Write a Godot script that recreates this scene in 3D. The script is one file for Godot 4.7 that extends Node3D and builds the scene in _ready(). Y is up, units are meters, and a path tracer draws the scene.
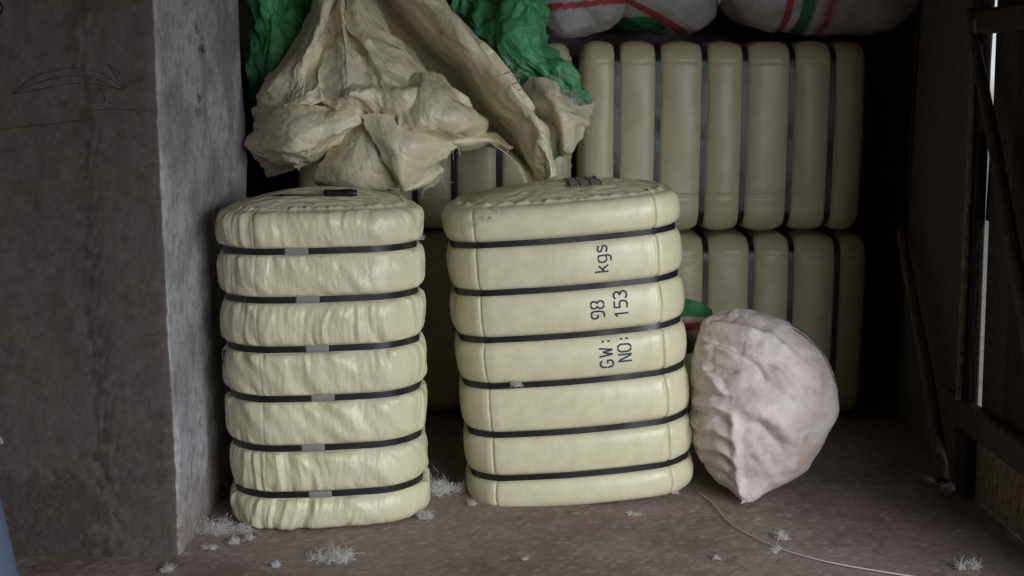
extends Node3D
# A store-room bay: strapped bales, sacks and crumpled wrappers between rough plastered walls.
# Camera at the origin (eye height 1.3 m) looking along -z and a little down.

const FOCAL := 1200.0
const PITCH := 9.6
const EYE := 1.3

var M := {}
var used := {}
var n_a: FastNoiseLite
var n_b: FastNoiseLite
var n_c: FastNoiseLite
var n_ridge: FastNoiseLite
var n_cell: FastNoiseLite

# ---------------------------------------------------------------- mesh collector
class MB:
	var v := PackedVector3Array()
	var c := PackedColorArray()
	var ix := PackedInt32Array()
	var colored := false

	func vert(p: Vector3, col := Color.WHITE) -> int:
		v.append(p)
		c.append(col)
		return v.size() - 1

	func tri(a: int, b: int, d: int) -> void:
		ix.append(a)
		ix.append(b)
		ix.append(d)

	func quad(a: int, b: int, d: int, e: int) -> void:
		tri(a, b, d)
		tri(a, d, e)

	# rows of points joined by quads; wrap closes each row on itself
	func rows(pts: Array, wrap := false, cols: Array = [], flip := false) -> void:
		var base := v.size()
		var nu: int = pts[0].size()
		for j in pts.size():
			v.append_array(pts[j])
			if cols.size() > 0:
				c.append_array(cols[j])
				colored = true
			else:
				var w := PackedColorArray()
				w.resize(nu)
				w.fill(Color.WHITE)
				c.append_array(w)
		var lim: int = nu if wrap else nu - 1
		for j in pts.size() - 1:
			for i in lim:
				var i2: int = (i + 1) % nu
				var a: int = base + j * nu + i
				var b: int = base + j * nu + i2
				var d: int = base + (j + 1) * nu + i2
				var e: int = base + (j + 1) * nu + i
				if flip:
					quad(a, e, d, b)
				else:
					quad(a, b, d, e)

	func tube(path: Array, rad, sides := 6, closed_ends := true) -> void:
		var pts := []
		var last := path.size() - 1
		var prev := Vector3.ZERO
		for k in path.size():
			var t: Vector3 = (path[mini(k + 1, last)] - path[maxi(k - 1, 0)]).normalized()
			var nn: Vector3
			if k == 0:
				nn = t.cross(Vector3(0.31, 0.87, 0.39)).normalized()
			else:
				nn = (prev - t * prev.dot(t)).normalized()
			prev = nn
			var bb := t.cross(nn)
			var r: float = rad[k] if rad is Array else rad
			var row := PackedVector3Array()
			for s in sides:
				var an := TAU * s / sides
				row.append(path[k] + (nn * cos(an) + bb * sin(an)) * r)
			pts.append(row)
		var b0 := v.size()
		rows(pts, true)
		if closed_ends:
			var a := vert(path[0])
			var z := vert(path[last])
			for s in sides:
				tri(a, b0 + (s + 1) % sides, b0 + s)
				tri(z, b0 + last * sides + s, b0 + last * sides + (s + 1) % sides)

	# chamfered box between two corners, turned by a transform
	func box(lo: Vector3, hi: Vector3, ch := 0.004, tf := Transform3D.IDENTITY) -> void:
		var mid := (lo + hi) / 2
		var h := (hi - lo) / 2
		ch = minf(ch, minf(h.x, minf(h.y, h.z)) * 0.7)
		var id := {}
		for sx in [-1, 1]:
			for sy in [-1, 1]:
				for sz in [-1, 1]:
					for ax in 3:
						var p := Vector3(sx * (h.x - (0.0 if ax == 0 else ch)), sy * (h.y - (0.0 if ax == 1 else ch)), sz * (h.z - (0.0 if ax == 2 else ch)))
						id[[sx, sy, sz, ax]] = vert(tf * (mid + p))
		for s in [-1, 1]:
			quad(id[[s, -1, -1, 0]], id[[s, 1, -1, 0]], id[[s, 1, 1, 0]], id[[s, -1, 1, 0]])
			quad(id[[-1, s, -1, 1]], id[[1, s, -1, 1]], id[[1, s, 1, 1]], id[[-1, s, 1, 1]])
			quad(id[[-1, -1, s, 2]], id[[1, -1, s, 2]], id[[1, 1, s, 2]], id[[-1, 1, s, 2]])
			for t in [-1, 1]:
				quad(id[[s, t, -1, 0]], id[[s, t, 1, 0]], id[[s, t, 1, 1]], id[[s, t, -1, 1]])
				quad(id[[s, -1, t, 0]], id[[s, 1, t, 0]], id[[s, 1, t, 2]], id[[s, -1, t, 2]])
				quad(id[[-1, s, t, 1]], id[[1, s, t, 1]], id[[1, s, t, 2]], id[[-1, s, t, 2]])
				for w in [-1, 1]:
					tri(id[[s, t, w, 0]], id[[s, t, w, 1]], id[[s, t, w, 2]])
		# turn every face outwards
		var from := ix.size() - 132
		var ctr := tf * mid
		for k in range(maxi(from, 0), ix.size(), 3):
			var a := v[ix[k]]
			var b := v[ix[k + 1]]
			var d := v[ix[k + 2]]
			if (d - a).cross(b - a).dot((a + b + d) / 3 - ctr) < 0:
				var q := ix[k + 1]
				ix[k + 1] = ix[k + 2]
				ix[k + 2] = q

	func orient() -> void:
		var vol := 0.0
		var ctr := Vector3.ZERO
		for p in v:
			ctr += p
		ctr /= maxf(1.0, v.size())
		for k in range(0, ix.size(), 3):
			vol += (v[ix[k]] - ctr).dot((v[ix[k + 1]] - ctr).cross(v[ix[k + 2]] - ctr))
		if vol > 0:
			for k in range(0, ix.size(), 3):
				var q := ix[k + 1]
				ix[k + 1] = ix[k + 2]
				ix[k + 2] = q

	func mesh(smooth := true) -> ArrayMesh:
		var arr := []
		arr.resize(Mesh.ARRAY_MAX)
		var m := ArrayMesh.new()
		if smooth:
			var nn := PackedVector3Array()
			nn.resize(v.size())
			for k in range(0, ix.size(), 3):
				var a := ix[k]
				var b := ix[k + 1]
				var d := ix[k + 2]
				var f := (v[d] - v[a]).cross(v[b] - v[a])
				nn[a] += f
				nn[b] += f
				nn[d] += f
			for k in nn.size():
				nn[k] = nn[k].normalized() if nn[k].length_squared() > 0 else Vector3.UP
			arr[Mesh.ARRAY_VERTEX] = v
			arr[Mesh.ARRAY_NORMAL] = nn
			if colored:
				arr[Mesh.ARRAY_COLOR] = c
			arr[Mesh.ARRAY_INDEX] = ix
		else:
			var fv := PackedVector3Array()
			var fn := PackedVector3Array()
			var fc := PackedColorArray()
			for k in range(0, ix.size(), 3):
				var a := v[ix[k]]
				var b := v[ix[k + 1]]
				var d := v[ix[k + 2]]
				var f := (d - a).cross(b - a).normalized()
				for q in 3:
					fv.append(v[ix[k + q]])
					fn.append(f)
					fc.append(c[ix[k + q]])
			arr[Mesh.ARRAY_VERTEX] = fv
			arr[Mesh.ARRAY_NORMAL] = fn
			if colored:
				arr[Mesh.ARRAY_COLOR] = fc
		m.add_surface_from_arrays(Mesh.PRIMITIVE_TRIANGLES, arr)
		return m

# heights on a triangle lattice: flat facets that meet in sharp creases
class Crease:
	static func hash01(i: int, j: int, k: int) -> float:
		var h := (i * 374761393 + j * 668265263 + k * 2147483647) & 0x7fffffff
		h = ((h ^ (h >> 13)) * 1274126177) & 0x7fffffff
		return float((h ^ (h >> 16)) & 0xffff) / 65535.0

	static func lattice(u: float, v: float, k: int) -> float:
		var sk := (u + v) * 0.3660254
		var i := floori(u + sk)
		var j := floori(v + sk)
		var fu := u + sk - i
		var fv := v + sk - j
		if fu > fv:
			return (1 - fu) * hash01(i, j, k) + (fu - fv) * hash01(i + 1, j, k) + fv * hash01(i + 1, j + 1, k)
		return (1 - fv) * hash01(i, j, k) + (fv - fu) * hash01(i, j + 1, k) + fu * hash01(i + 1, j + 1, k)

# ---------------------------------------------------------------- helpers
func numbered(called: String) -> String:
	if not used.has(called):
		used[called] = 0
		return called
	used[called] += 1
	return "%s_%03d" % [called, used[called]]

func tag(o: Node, label: String, category: String, group := "", kind := "") -> void:
	o.set_meta("label", label)
	o.set_meta("category", category)
	if group != "":
		o.set_meta("group", group)
	if kind != "":
		o.set_meta("kind", kind)

func thing(called: String, label: String, category: String, at := Vector3.ZERO, group := "") -> Node3D:
	var o := Node3D.new()
	o.name = numbered(called)
	add_child(o)
	o.position = at
	tag(o, label, category, group)
	return o

func put(mb: MB, called: String, m: Material, parent: Node, smooth := true, orient := true) -> MeshInstance3D:
	if orient:
		mb.orient()
	var o := MeshInstance3D.new()
	o.mesh = mb.mesh(smooth)
	o.material_override = m
	o.cast_shadow = GeometryInstance3D.SHADOW_CASTING_SETTING_ON
	if parent == self:
		o.name = numbered(called)
		add_child(o)
	else:
		o.name = called
		parent.add_child(o, true)
	return o

func struct(mb: MB, called: String, m: Material, label: String, smooth := true, orient := true) -> MeshInstance3D:
	var o := put(mb, called, m, self, smooth, orient)
	o.set_meta("kind", "structure")
	o.set_meta("label", label)
	return o

func noise(seed_: int, freq: float, oct := 4, kind := FastNoiseLite.TYPE_SIMPLEX_SMOOTH) -> FastNoiseLite:
	var n := FastNoiseLite.new()
	n.seed = seed_
	n.noise_type = kind
	n.frequency = freq
	n.fractal_octaves = oct
	if oct <= 1:
		n.fractal_type = FastNoiseLite.FRACTAL_NONE
	return n

# pixel of the photograph (1024 x 576) at a given world z
func ray(px: float, py: float) -> Vector3:
	var x := (px - 512.0) / FOCAL
	var y := (288.0 - py) / FOCAL
	var p := deg_to_rad(PITCH)
	return Vector3(x, y * cos(p) - sin(p), -cos(p) - y * sin(p))

func at(px: float, py: float, z: float) -> Vector3:
	var r := ray(px, py)
	return Vector3(0, EYE, 0) + r * (z / r.z)

func on_floor(px: float, py: float, h := 0.0) -> Vector3:
	var r := ray(px, py)
	return Vector3(0, EYE, 0) + r * ((h - EYE) / r.y)

func lin(r: int, g: int, b: int) -> Color:
	return Color8(r, g, b).srgb_to_linear()

func grey_image(n: FastNoiseLite, size: int, lo: float, hi: float, contrast := 1.0, sx := 1.0, sy := 1.0) -> Image:
	var src := n.get_seamless_image(size, size, false, false, 0.1, true)
	var im := Image.create(size, size, false, Image.FORMAT_RGB8)
	for y in size:
		for x in size:
			var g: float = src.get_pixel(int(x * sx) % size, int(y * sy) % size).r
			g = clampf((g - 0.5) * contrast + 0.5, 0, 1)
			g = lerpf(lo, hi, g)
			im.set_pixel(x, y, Color(g, g, g))
	im.generate_mipmaps()
	return im

func tex(im: Image) -> ImageTexture:
	return ImageTexture.create_from_image(im)

func mat(col: Color, rough: float, albedo: Texture2D = null, bump: Texture2D = null, bump_cm := 0.1, scale := 2.0, vcol := false) -> StandardMaterial3D:
	var m := StandardMaterial3D.new()
	m.albedo_color = col
	m.roughness = rough
	m.uv1_triplanar = true
	m.uv1_world_triplanar = true
	m.uv1_scale = Vector3.ONE * scale
	if albedo:
		m.albedo_texture = albedo
	if bump:
		m.heightmap_enabled = true
		m.heightmap_texture = bump
		m.heightmap_scale = bump_cm
	m.vertex_color_use_as_albedo = vcol
	m.cull_mode = BaseMaterial3D.CULL_DISABLED
	return m

func catmull(a: Vector3, b: Vector3, c: Vector3, d: Vector3, t: float) -> Vector3:
	return b.cubic_interpolate(c, a, d, t)

func along(pts: Array, t: float) -> Vector3:
	var n := pts.size() - 1
	var k := clampi(int(floor(t * n)), 0, n - 1)
	var f := t * n - k
	var a: Vector3 = pts[k - 1] if k > 0 else pts[0] * 2.0 - pts[1]
	var d: Vector3 = pts[k + 2] if k + 2 <= n else pts[n] * 2.0 - pts[n - 1]
	return catmull(a, pts[k], pts[k + 1], d, f)

# crumpled cloth: flat facets that meet in sharp creases (heights on a warped triangle lattice)
func facets(u: float, v: float, k: int) -> float:
	var wu := n_c.get_noise_3d(u * 1.3, v * 1.3, k)
	var wv := n_c.get_noise_3d(u * 1.3, v * 1.3, k + 50)
	var a := Crease.lattice((u + wu * 0.06) / 0.15, (v + wv * 0.06) / 0.115, k) - 0.5
	var b := Crease.lattice((u + wv * 0.04) / 0.05, (v + wu * 0.04) / 0.065, k + 7) - 0.5
	var c := Crease.lattice(u / 0.019 + wv * 2.0, v / 0.026 + wu * 2.0, k + 13) - 0.5
	var soft := clampf(0.5 + 1.4 * n_c.get_noise_3d(u * 2.0, v * 2.0, k + 90), 0.15, 1.0)
	return a + 0.52 * b * soft + 0.13 * c * soft

func crumple(p: Vector3) -> float:
	return facets(p.x + p.z * 0.6, p.y - p.z * 0.3, 3)

# a sheet of cloth through rows of control points, with its own thickness and ragged rim
func sheet(mb: MB, ctrl: Array, nu: int, nv: int, amp: float, rag := 0.004, thick := 0.003, colf = null, still := 0.0, grain := Vector2.ONE) -> void:
	var pts := []
	for j in nv + 1:
		var tv := float(j) / nv
		var row := PackedVector3Array()
		var cols := []
		for k in ctrl[0].size():
			var colpts := []
			for r in ctrl:
				colpts.append(r[k])
			cols.append(along(colpts, tv))
		for i in nu + 1:
			row.append(along(cols, float(i) / nu))
		pts.append(row)
	var W := 0.0
	var Hh := 0.0
	for i in nu:
		W += pts[nv / 2][i].distance_to(pts[nv / 2][i + 1])
	for j in nv:
		Hh += pts[j][nu / 2].distance_to(pts[j + 1][nu / 2])
	var key := int(absf(ctrl[0][0].x * 1000.0)) % 97
	var fin := []
	var back := []
	var cf := []
	for j in nv + 1:
		var row := PackedVector3Array()
		var rb := PackedVector3Array()
		var cr := PackedColorArray()
		for i in nu + 1:
			var p: Vector3 = pts[j][i]
			var du: Vector3 = pts[j][mini(i + 1, nu)] - pts[j][maxi(i - 1, 0)]
			var dv: Vector3 = pts[mini(j + 1, nv)][i] - pts[maxi(j - 1, 0)][i]
			var nn := du.cross(dv).normalized()
			if nn.z < 0:
				nn = -nn
			var q := p + nn * (facets(W * i / nu * grain.x, Hh * j / nv * grain.y, key) * amp * (1.0 - still))
			var e := 0.0
			if i == 0 or i == nu:
				e = 1.0 if i == nu else -1.0
				q += du.normalized() * e * rag * n_c.get_noise_3dv(p * 9.0)
			if j == 0 or j == nv:
				e = 1.0 if j == nv else -1.0
				q += dv.normalized() * e * rag * n_c.get_noise_3dv(p * 9.0 + Vector3(3, 1, 7))
			row.append(q)
			rb.append(q - nn * thick)
			if colf != null:
				cr.append(colf.call(float(i) / nu, float(j) / nv, q))
		fin.append(row)
		back.append(rb)
		cf.append(cr)
	# the front and the back share no vertices, the rim joins them
	if colf == null:
		cf = []
	mb.rows(fin, false, cf)
	mb.rows(back, false, cf, true)
	var rim_f := PackedVector3Array()
	var rim_b := PackedVector3Array()
	var rim_c := PackedColorArray()
	for i in nu + 1:
		rim_f.append(fin[0][i]); rim_b.append(back[0][i])
	for j in nv + 1:
		rim_f.append(fin[j][nu]); rim_b.append(back[j][nu])
	for i in nu + 1:
		rim_f.append(fin[nv][nu - i]); rim_b.append(back[nv][nu - i])
	for j in nv + 1:
		rim_f.append(fin[nv - j][0]); rim_b.append(back[nv - j][0])
	if cf.size() > 0:
		for k in rim_f.size():
			rim_c.append(cf[0][0])
		mb.rows([rim_b, rim_f], true, [rim_c, rim_c])
	else:
		mb.rows([rim_b, rim_f], true)

func px_rows(list: Array) -> Array:
	var out := []
	for r in list:
		var row := []
		for p in r:
			row.append(at(p[0], p[1], p[2]))
		out.append(row)
	return out

# ---------------------------------------------------------------- bales
class Bale:
	var w: float
	var d: float
	var L: float
	var r: float
	var A := 0.03          # how deep the straps bite
	var A_end := 0.055     # rounding of the two ends
	var straps := []       # heights of the straps
	var hw := 0.011
	var bulge := 0.014
	var cap := 0.03
	var cap_low := 0.0
	var wrinkle := 0.0
	var seams := []        # places round the girth where the film overlaps
	var warp_amp := 0.004
	var lo_noise: FastNoiseLite
	var fold_noise: FastNoiseLite
	var off := Vector3.ZERO

	func girth() -> float:
		return 2 * (w - 2 * r) + 2 * (d - 2 * r) + TAU * r

	# place and outward direction on the plan, for a length s round the girth (0 = left end of the front)
	func plan(s: float) -> Array:
		var fw := w - 2 * r
		var fd := d - 2 * r
		var q := r * PI / 2
		s = fposmod(s, girth())
		var p: Vector2
		var n: Vector2
		if s < fw:
			p = Vector2(-fw / 2 + s, d / 2); n = Vector2(0, 1)
		elif s < fw + q:
			var a := (s - fw) / r
			n = Vector2(sin(a), cos(a)); p = Vector2(fw / 2, fd / 2) + n * r
		elif s < fw + q + fd:
			p = Vector2(w / 2, fd / 2 - (s - fw - q)); n = Vector2(1, 0)
		elif s < fw + 2 * q + fd:
			var a := (s - fw - q - fd) / r
			n = Vector2(cos(a), -sin(a)); p = Vector2(fw / 2, -fd / 2) + n * r
		elif s < 2 * fw + 2 * q + fd:
			p = Vector2(fw / 2 - (s - fw - 2 * q - fd), -d / 2); n = Vector2(0, -1)
		elif s < 2 * fw + 3 * q + fd:
			var a := (s - 2 * fw - 2 * q - fd) / r
			n = Vector2(-sin(a), -cos(a)); p = Vector2(-fw / 2, -fd / 2) + n * r
		elif s < 2 * fw + 3 * q + 2 * fd:
			p = Vector2(-w / 2, -fd / 2 + (s - 2 * fw - 3 * q - fd)); n = Vector2(-1, 0)
		else:
			var a := (s - 2 * fw - 3 * q - 2 * fd) / r
			n = Vector2(-cos(a), sin(a)); p = Vector2(-fw / 2, fd / 2) + n * r
		var b := bulge * (1 - pow(2 * p.x / w, 2)) * absf(n.y) + bulge * (1 - pow(2 * p.y / d, 2)) * absf(n.x)
		return [p + n * b, n]

	func segment(y: float) -> Array:      # [low, high] strap faces that bound the lobe at y
		var lo := 0.0
		var hi := L
		for s in straps:
			if s + hw <= y + 1e-5: lo = s + hw
			if s - hw >= y - 1e-5:
				hi = s - hw
				break
		return [lo, hi]

	func inset(y: float) -> float:
		for s in straps:
			if absf(y - s) < hw - 1e-5:
				return A
		var g := segment(y)
		var q: float = clampf((y - (g[0] + g[1]) / 2) / maxf(1e-4, (g[1] - g[0]) / 2), -1, 1)
		var depth := A
		if (g[0] == 0.0 and q < 0) or (g[1] == L and q > 0):
			depth = A_end
		var e := 1.0 - pow(maxf(0.0, 1.0 - pow(absf(q), 2.3)), 1 / 2.3)
		return depth * e

	func waver(s: float) -> float:
		var an := s / girth() * TAU
		return warp_amp * lo_noise.get_noise_3d(cos(an) * 0.35 + off.x, off.y, sin(an) * 0.35 + off.z)

	func relief(s: float, y: float) -> float:
		var g := segment(y)
		var q: float = clampf((y - (g[0] + g[1]) / 2) / maxf(1e-4, (g[1] - g[0]) / 2), -1, 1)
		var room := clampf((1.0 - absf(q)) * 5.0, 0.0, 1.0)
		var out := 0.006 * lo_noise.get_noise_3d(s * 2.2 + off.x, y * 4.0, off.z) * room
		if wrinkle > 0:
			var patch := clampf(0.35 + 1.3 * lo_noise.get_noise_3d(s * 2.6, y * 2.6 + off.y, off.z + 8), 0.05, 1.2)
			var wob := 0.02 * lo_noise.get_noise_3d(s * 4.0, y * 4.0, 4.0 + off.y)
			var lean := 0.5 * lo_noise.get_noise_3d(s * 1.6, y * 2.0, 14.0 + off.y)
			var sv: float = s + wob + lean * (y - g[0])
			var k0: int = int(off.x) + int(round(g[0] * 50.0))
			var big := Crease.lattice(sv / 0.034, y / 0.15, k0) - 0.5
			var mid := Crease.lattice(sv / 0.016, y / 0.10, k0 + 3) - 0.5
			var slash := Crease.lattice((s + 0.9 * y + wob) / 0.05, (y - 0.6 * s) / 0.13, k0 + 5) - 0.5
			out += wrinkle * (patch * (big * 0.8 + mid * 0.5) + slash * 0.5 * (1.2 - patch)) * (0.5 + 0.5 * absf(q)) * clampf((1.0 - absf(q)) * 14.0, 0.12, 1.0)
		for sm in seams:
			var x: float = fposmod(s - sm[0] + girth() / 2, girth()) - girth() / 2
			x += 0.004 * lo_noise.get_noise_2d(y * 9.0, sm[0] * 20)
			if absf(x) < 0.09:
				out -= sm[1] * exp(-pow(x / 0.0034, 2))                       # the groove
				out += sm[1] * 0.3 * exp(-pow((x - sm[2] * 0.018) / 0.016, 2))    # the lap beside it
				out += sm[1] * 0.35 * fold_noise.get_noise_3d(s * 30.0, y * 5.0, off.x) * exp(-pow(x / 0.04, 2))
		return out

	func pt(s: float, y: float, out := 0.0, flat := false) -> Vector3:
		var e := inset(y)
		if not flat:
			out += relief(s, y)
		var pn := plan(s)
		var p: Vector2 = pn[0] - pn[1] * (e - out)
		return Vector3(p.x, y + waver(s), p.y)

func build_bale(b: Bale, root: Node3D, nu: int, per_seg: int, film: Material) -> void:
	var g := b.girth()
	# close spacing round the front, wider at the back
	var ss := PackedFloat32Array()
	var fine := g * 0.58
	for i in nu:
		ss.append(-0.09 * g + fine * i / nu)
	for i in int(nu * 0.25):
		ss.append(-0.09 * g + fine + (g - fine) * i / int(nu * 0.25))
	nu = ss.size()
	var ys := []
	var edges := [0.0]
	for s in b.straps:
		edges.append(s - b.hw); edges.append(s + b.hw)
	edges.append(b.L)
	for k in range(0, edges.size(), 2):
		for q in per_seg + 1:
			var t := float(q) / per_seg
			t = 0.5 - 0.5 * cos(PI * t) if true else t
			ys.append(lerpf(edges[k], edges[k + 1], t))
	var pts := []
	var ring0 := PackedVector3Array()
	for i in nu:
		ring0.append(b.pt(ss[i], 0.0))
	var nc := 12
	var rimtop := PackedVector3Array()
	for i in nu:
		rimtop.append(b.pt(ss[i], b.L))
	for k in nc:
		var f := maxf(0.01, float(k) / nc)
		var row := PackedVector3Array()
		for i in nu:
			row.append(Vector3(ring0[i].x * f, lerpf(-b.cap_low * (1 - f * f), ring0[i].y - b.cap_low * (1 - f * f), f), ring0[i].z * f))
		pts.append(row)
	for y in ys:
		var row := PackedVector3Array()
		for i in nu:
			row.append(b.pt(ss[i], y))
		pts.append(row)
	var nt := 40
	for k in nt:
		var f := maxf(0.005, 1.0 - float(k + 1) / nt)
		var row := PackedVector3Array()
		for i in nu:
			var q := rimtop[i]
			var p := Vector3(q.x * f, lerpf(b.L, q.y, f), q.z * f)
			p.y += b.cap * (1 - f * f)
			var rr := 1.0 - 2.2 * absf(b.fold_noise.get_noise_3d(p.x * 9 + b.off.x, p.z * 26, b.off.z))
			p.y += 0.0035 * rr * clampf((1 - f) * 6, 0, 1)
			p.y += 0.009 * exp(-pow((f - 0.955) / 0.022, 2)) * (0.6 + 1.2 * b.fold_noise.get_noise_2d(ss[i] * 22.0, b.off.x))
			row.append(p)
		pts.append(row)
	var mb := MB.new()
	mb.rows(pts, true)
	put(mb, "wrapper", film, root)

func cap_point(b: Bale, x: float, z: float, lift: float) -> Vector3:
	var f := maxf(absf(x) / (b.w / 2 + b.bulge - b.A_end), absf(z) / (b.d / 2 + b.bulge - b.A_end))
	return Vector3(x, b.L + b.cap * (1 - f * f) + lift, z)

func bale_strap(b: Bale, root: Node3D, k: int, m: Material, half := 0.0095, n := 150) -> MeshInstance3D:
	var y: float = b.straps[k]
	var g := b.girth()
	var a := PackedVector3Array()
	var c := PackedVector3Array()
	var d := PackedVector3Array()
	var e := PackedVector3Array()
	for i in n:
		var s := g * i / n
		var tilt := 0.0016 * b.lo_noise.get_noise_2d(s * 5.0, y * 30.0)
		a.append(b.pt(s, y, -0.004, true) + Vector3(0, -half, 0))
		c.append(b.pt(s, y, 0.0045 + tilt, true) + Vector3(0, -half, 0))
		d.append(b.pt(s, y, 0.0045 - tilt, true) + Vector3(0, half, 0))
		e.append(b.pt(s, y, -0.004, true) + Vector3(0, half, 0))
	var mb := MB.new()
	mb.rows([a, c], true)
	mb.rows([c, d], true)
	mb.rows([d, e], true)
	return put(mb, "strap", m, root)

func strap_seal(b: Bale, strap: Node3D, k: int, s0: float, len: float, m: Material) -> void:
	var y: float = b.straps[k]
	var pts := []
	var n := 30
	for j in 5:
		var row := PackedVector3Array()
		for i in n + 1:
			var s := s0 + len * i / n
			var ridge := 0.0012 * (1.0 if (i + j) % 2 == 0 else -0.4)
			var edge := j == 0 or j == 4 or i == 0 or i == n
			row.append(b.pt(s, y, 0.004 if edge else 0.0075 + ridge, true) + Vector3(0, lerpf(-0.0105, 0.0105, j / 4.0), 0))
		pts.append(row)
	var mb := MB.new()
	mb.rows(pts)
	put(mb, "seal", m, strap)

# stencil characters: strokes in a cell 0..0.6 wide and 0..1 high, with the gaps of a stencil
func glyph(ch: String) -> Array:
	match ch:
		"G": return [[[0.55, 0.85], [0.42, 0.98], [0.2, 0.98], [0.05, 0.82], [0.03, 0.56]], [[0.03, 0.44], [0.05, 0.18], [0.2, 0.02], [0.42, 0.02], [0.57, 0.16], [0.57, 0.44], [0.36, 0.44]]]
		"W": return [[[0.0, 1.0], [0.14, 0.03]], [[0.17, 0.06], [0.3, 0.72]], [[0.34, 0.72], [0.46, 0.06]], [[0.49, 0.03], [0.62, 1.0]]]
		":": return [[[0.24, 0.2], [0.24, 0.32]], [[0.24, 0.62], [0.24, 0.74]]]
		"9": return [[[0.3, 0.52], [0.13, 0.5], [0.03, 0.64], [0.03, 0.84], [0.14, 0.97], [0.27, 0.99]], [[0.35, 0.99], [0.48, 0.96], [0.57, 0.8], [0.57, 0.36], [0.5, 0.12], [0.36, 0.02], [0.12, 0.04]]]
		"8": return [[[0.26, 0.99], [0.12, 0.95], [0.05, 0.8], [0.08, 0.6], [0.2, 0.52], [0.06, 0.4], [0.03, 0.2], [0.12, 0.05], [0.26, 0.01]], [[0.36, 0.99], [0.5, 0.95], [0.57, 0.8], [0.54, 0.6], [0.42, 0.52], [0.56, 0.4], [0.59, 0.2], [0.5, 0.05], [0.36, 0.01]]]
		"k": return [[[0.06, 0.0], [0.06, 1.0]], [[0.14, 0.34], [0.5, 0.68]], [[0.26, 0.42], [0.54, 0.0]]]
		"g": return [[[0.26, 0.7], [0.1, 0.66], [0.03, 0.5], [0.03, 0.28], [0.12, 0.1], [0.28, 0.06]], [[0.36, 0.7], [0.52, 0.66], [0.54, 0.4], [0.54, -0.1], [0.44, -0.27], [0.12, -0.27]], [[0.36, 0.06], [0.5, 0.12]]]
		"s": return [[[0.5, 0.6], [0.36, 0.7], [0.16, 0.7], [0.06, 0.56], [0.14, 0.42], [0.27, 0.38]], [[0.33, 0.35], [0.48, 0.29], [0.52, 0.14], [0.42, 0.01], [0.18, 0.0], [0.04, 0.1]]]
		"N": return [[[0.04, 0.0], [0.04, 1.0]], [[0.12, 0.94], [0.48, 0.06]], [[0.56, 0.0], [0.56, 1.0]]]
		"O": return [[[0.26, 0.99], [0.12, 0.94], [0.03, 0.76], [0.03, 0.24], [0.12, 0.06], [0.26, 0.01]], [[0.36, 0.99], [0.5, 0.94], [0.59, 0.76], [0.59, 0.24], [0.5, 0.06], [0.36, 0.01]]]
		"1": return [[[0.12, 0.8], [0.32, 0.98], [0.32, 0.0]]]
		"5": return [[[0.54, 0.98], [0.1, 0.98], [0.08, 0.62]], [[0.1, 0.56], [0.34, 0.62], [0.52, 0.52], [0.58, 0.32], [0.5, 0.1], [0.3, 0.01], [0.06, 0.06]]]
		"3": return [[[0.05, 0.9], [0.2, 0.99], [0.42, 0.97], [0.54, 0.8], [0.48, 0.6], [0.3, 0.53]], [[0.32, 0.5], [0.52, 0.42], [0.58, 0.24], [0.46, 0.05], [0.24, 0.01], [0.04, 0.1]]]
	return []

# lettering that follows the swell of the bale; the text runs upwards, as stencilled
func bale_text(b: Bale, root: Node3D, text: String, s0: float, y0: float, size: float, adv := 0.82, pen := 0.135) -> void:
	var x := 0.0
	for ch in text:
		var mb := MB.new()
		for st in glyph(ch):
			var path: Array = st
			for k in path.size() - 1:
				var p0 := Vector2(path[k][0], path[k][1])
				var p1 := Vector2(path[k + 1][0], path[k + 1][1])
				var t := (p1 - p0).normalized()
				var nn := Vector2(-t.y, t.x) * pen * 0.5
				p0 -= t * pen * 0.2
				p1 += t * pen * 0.2
				var n := maxi(1, int(p0.distance_to(p1) * 5))
				var lo := PackedVector3Array()
				var hi := PackedVector3Array()
				for q in n + 1:
					var p := p0.lerp(p1, float(q) / n)
					for side in 2:
						var g := p + nn * (1 if side == 0 else -1)
						var v := b.pt(s0 - g.y * size, y0 + (x + g.x) * size, 0.0012)
						if side == 0: lo.append(v)
						else: hi.append(v)
				mb.rows([lo, hi])
		put(mb, "stencil_letter", M.ink, root, true, false)
		x += adv * (0.5 if ch == ":" else 1.0)

# ---------------------------------------------------------------- loose fibre
func curl(rng: RandomNumberGenerator, from: Vector3, dir: Vector3, len: float, n: int, bend: float, floor_y := -1.0) -> Array:
	var path := [from]
	var p := from
	var d := dir.normalized()
	for k in n:
		d = (d + Vector3(rng.randf_range(-1, 1), rng.randf_range(-1, 1), rng.randf_range(-1, 1)) * bend).normalized()
		p += d * len / n
		p.y = maxf(p.y, floor_y)
		path.append(p)
	return path

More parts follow.
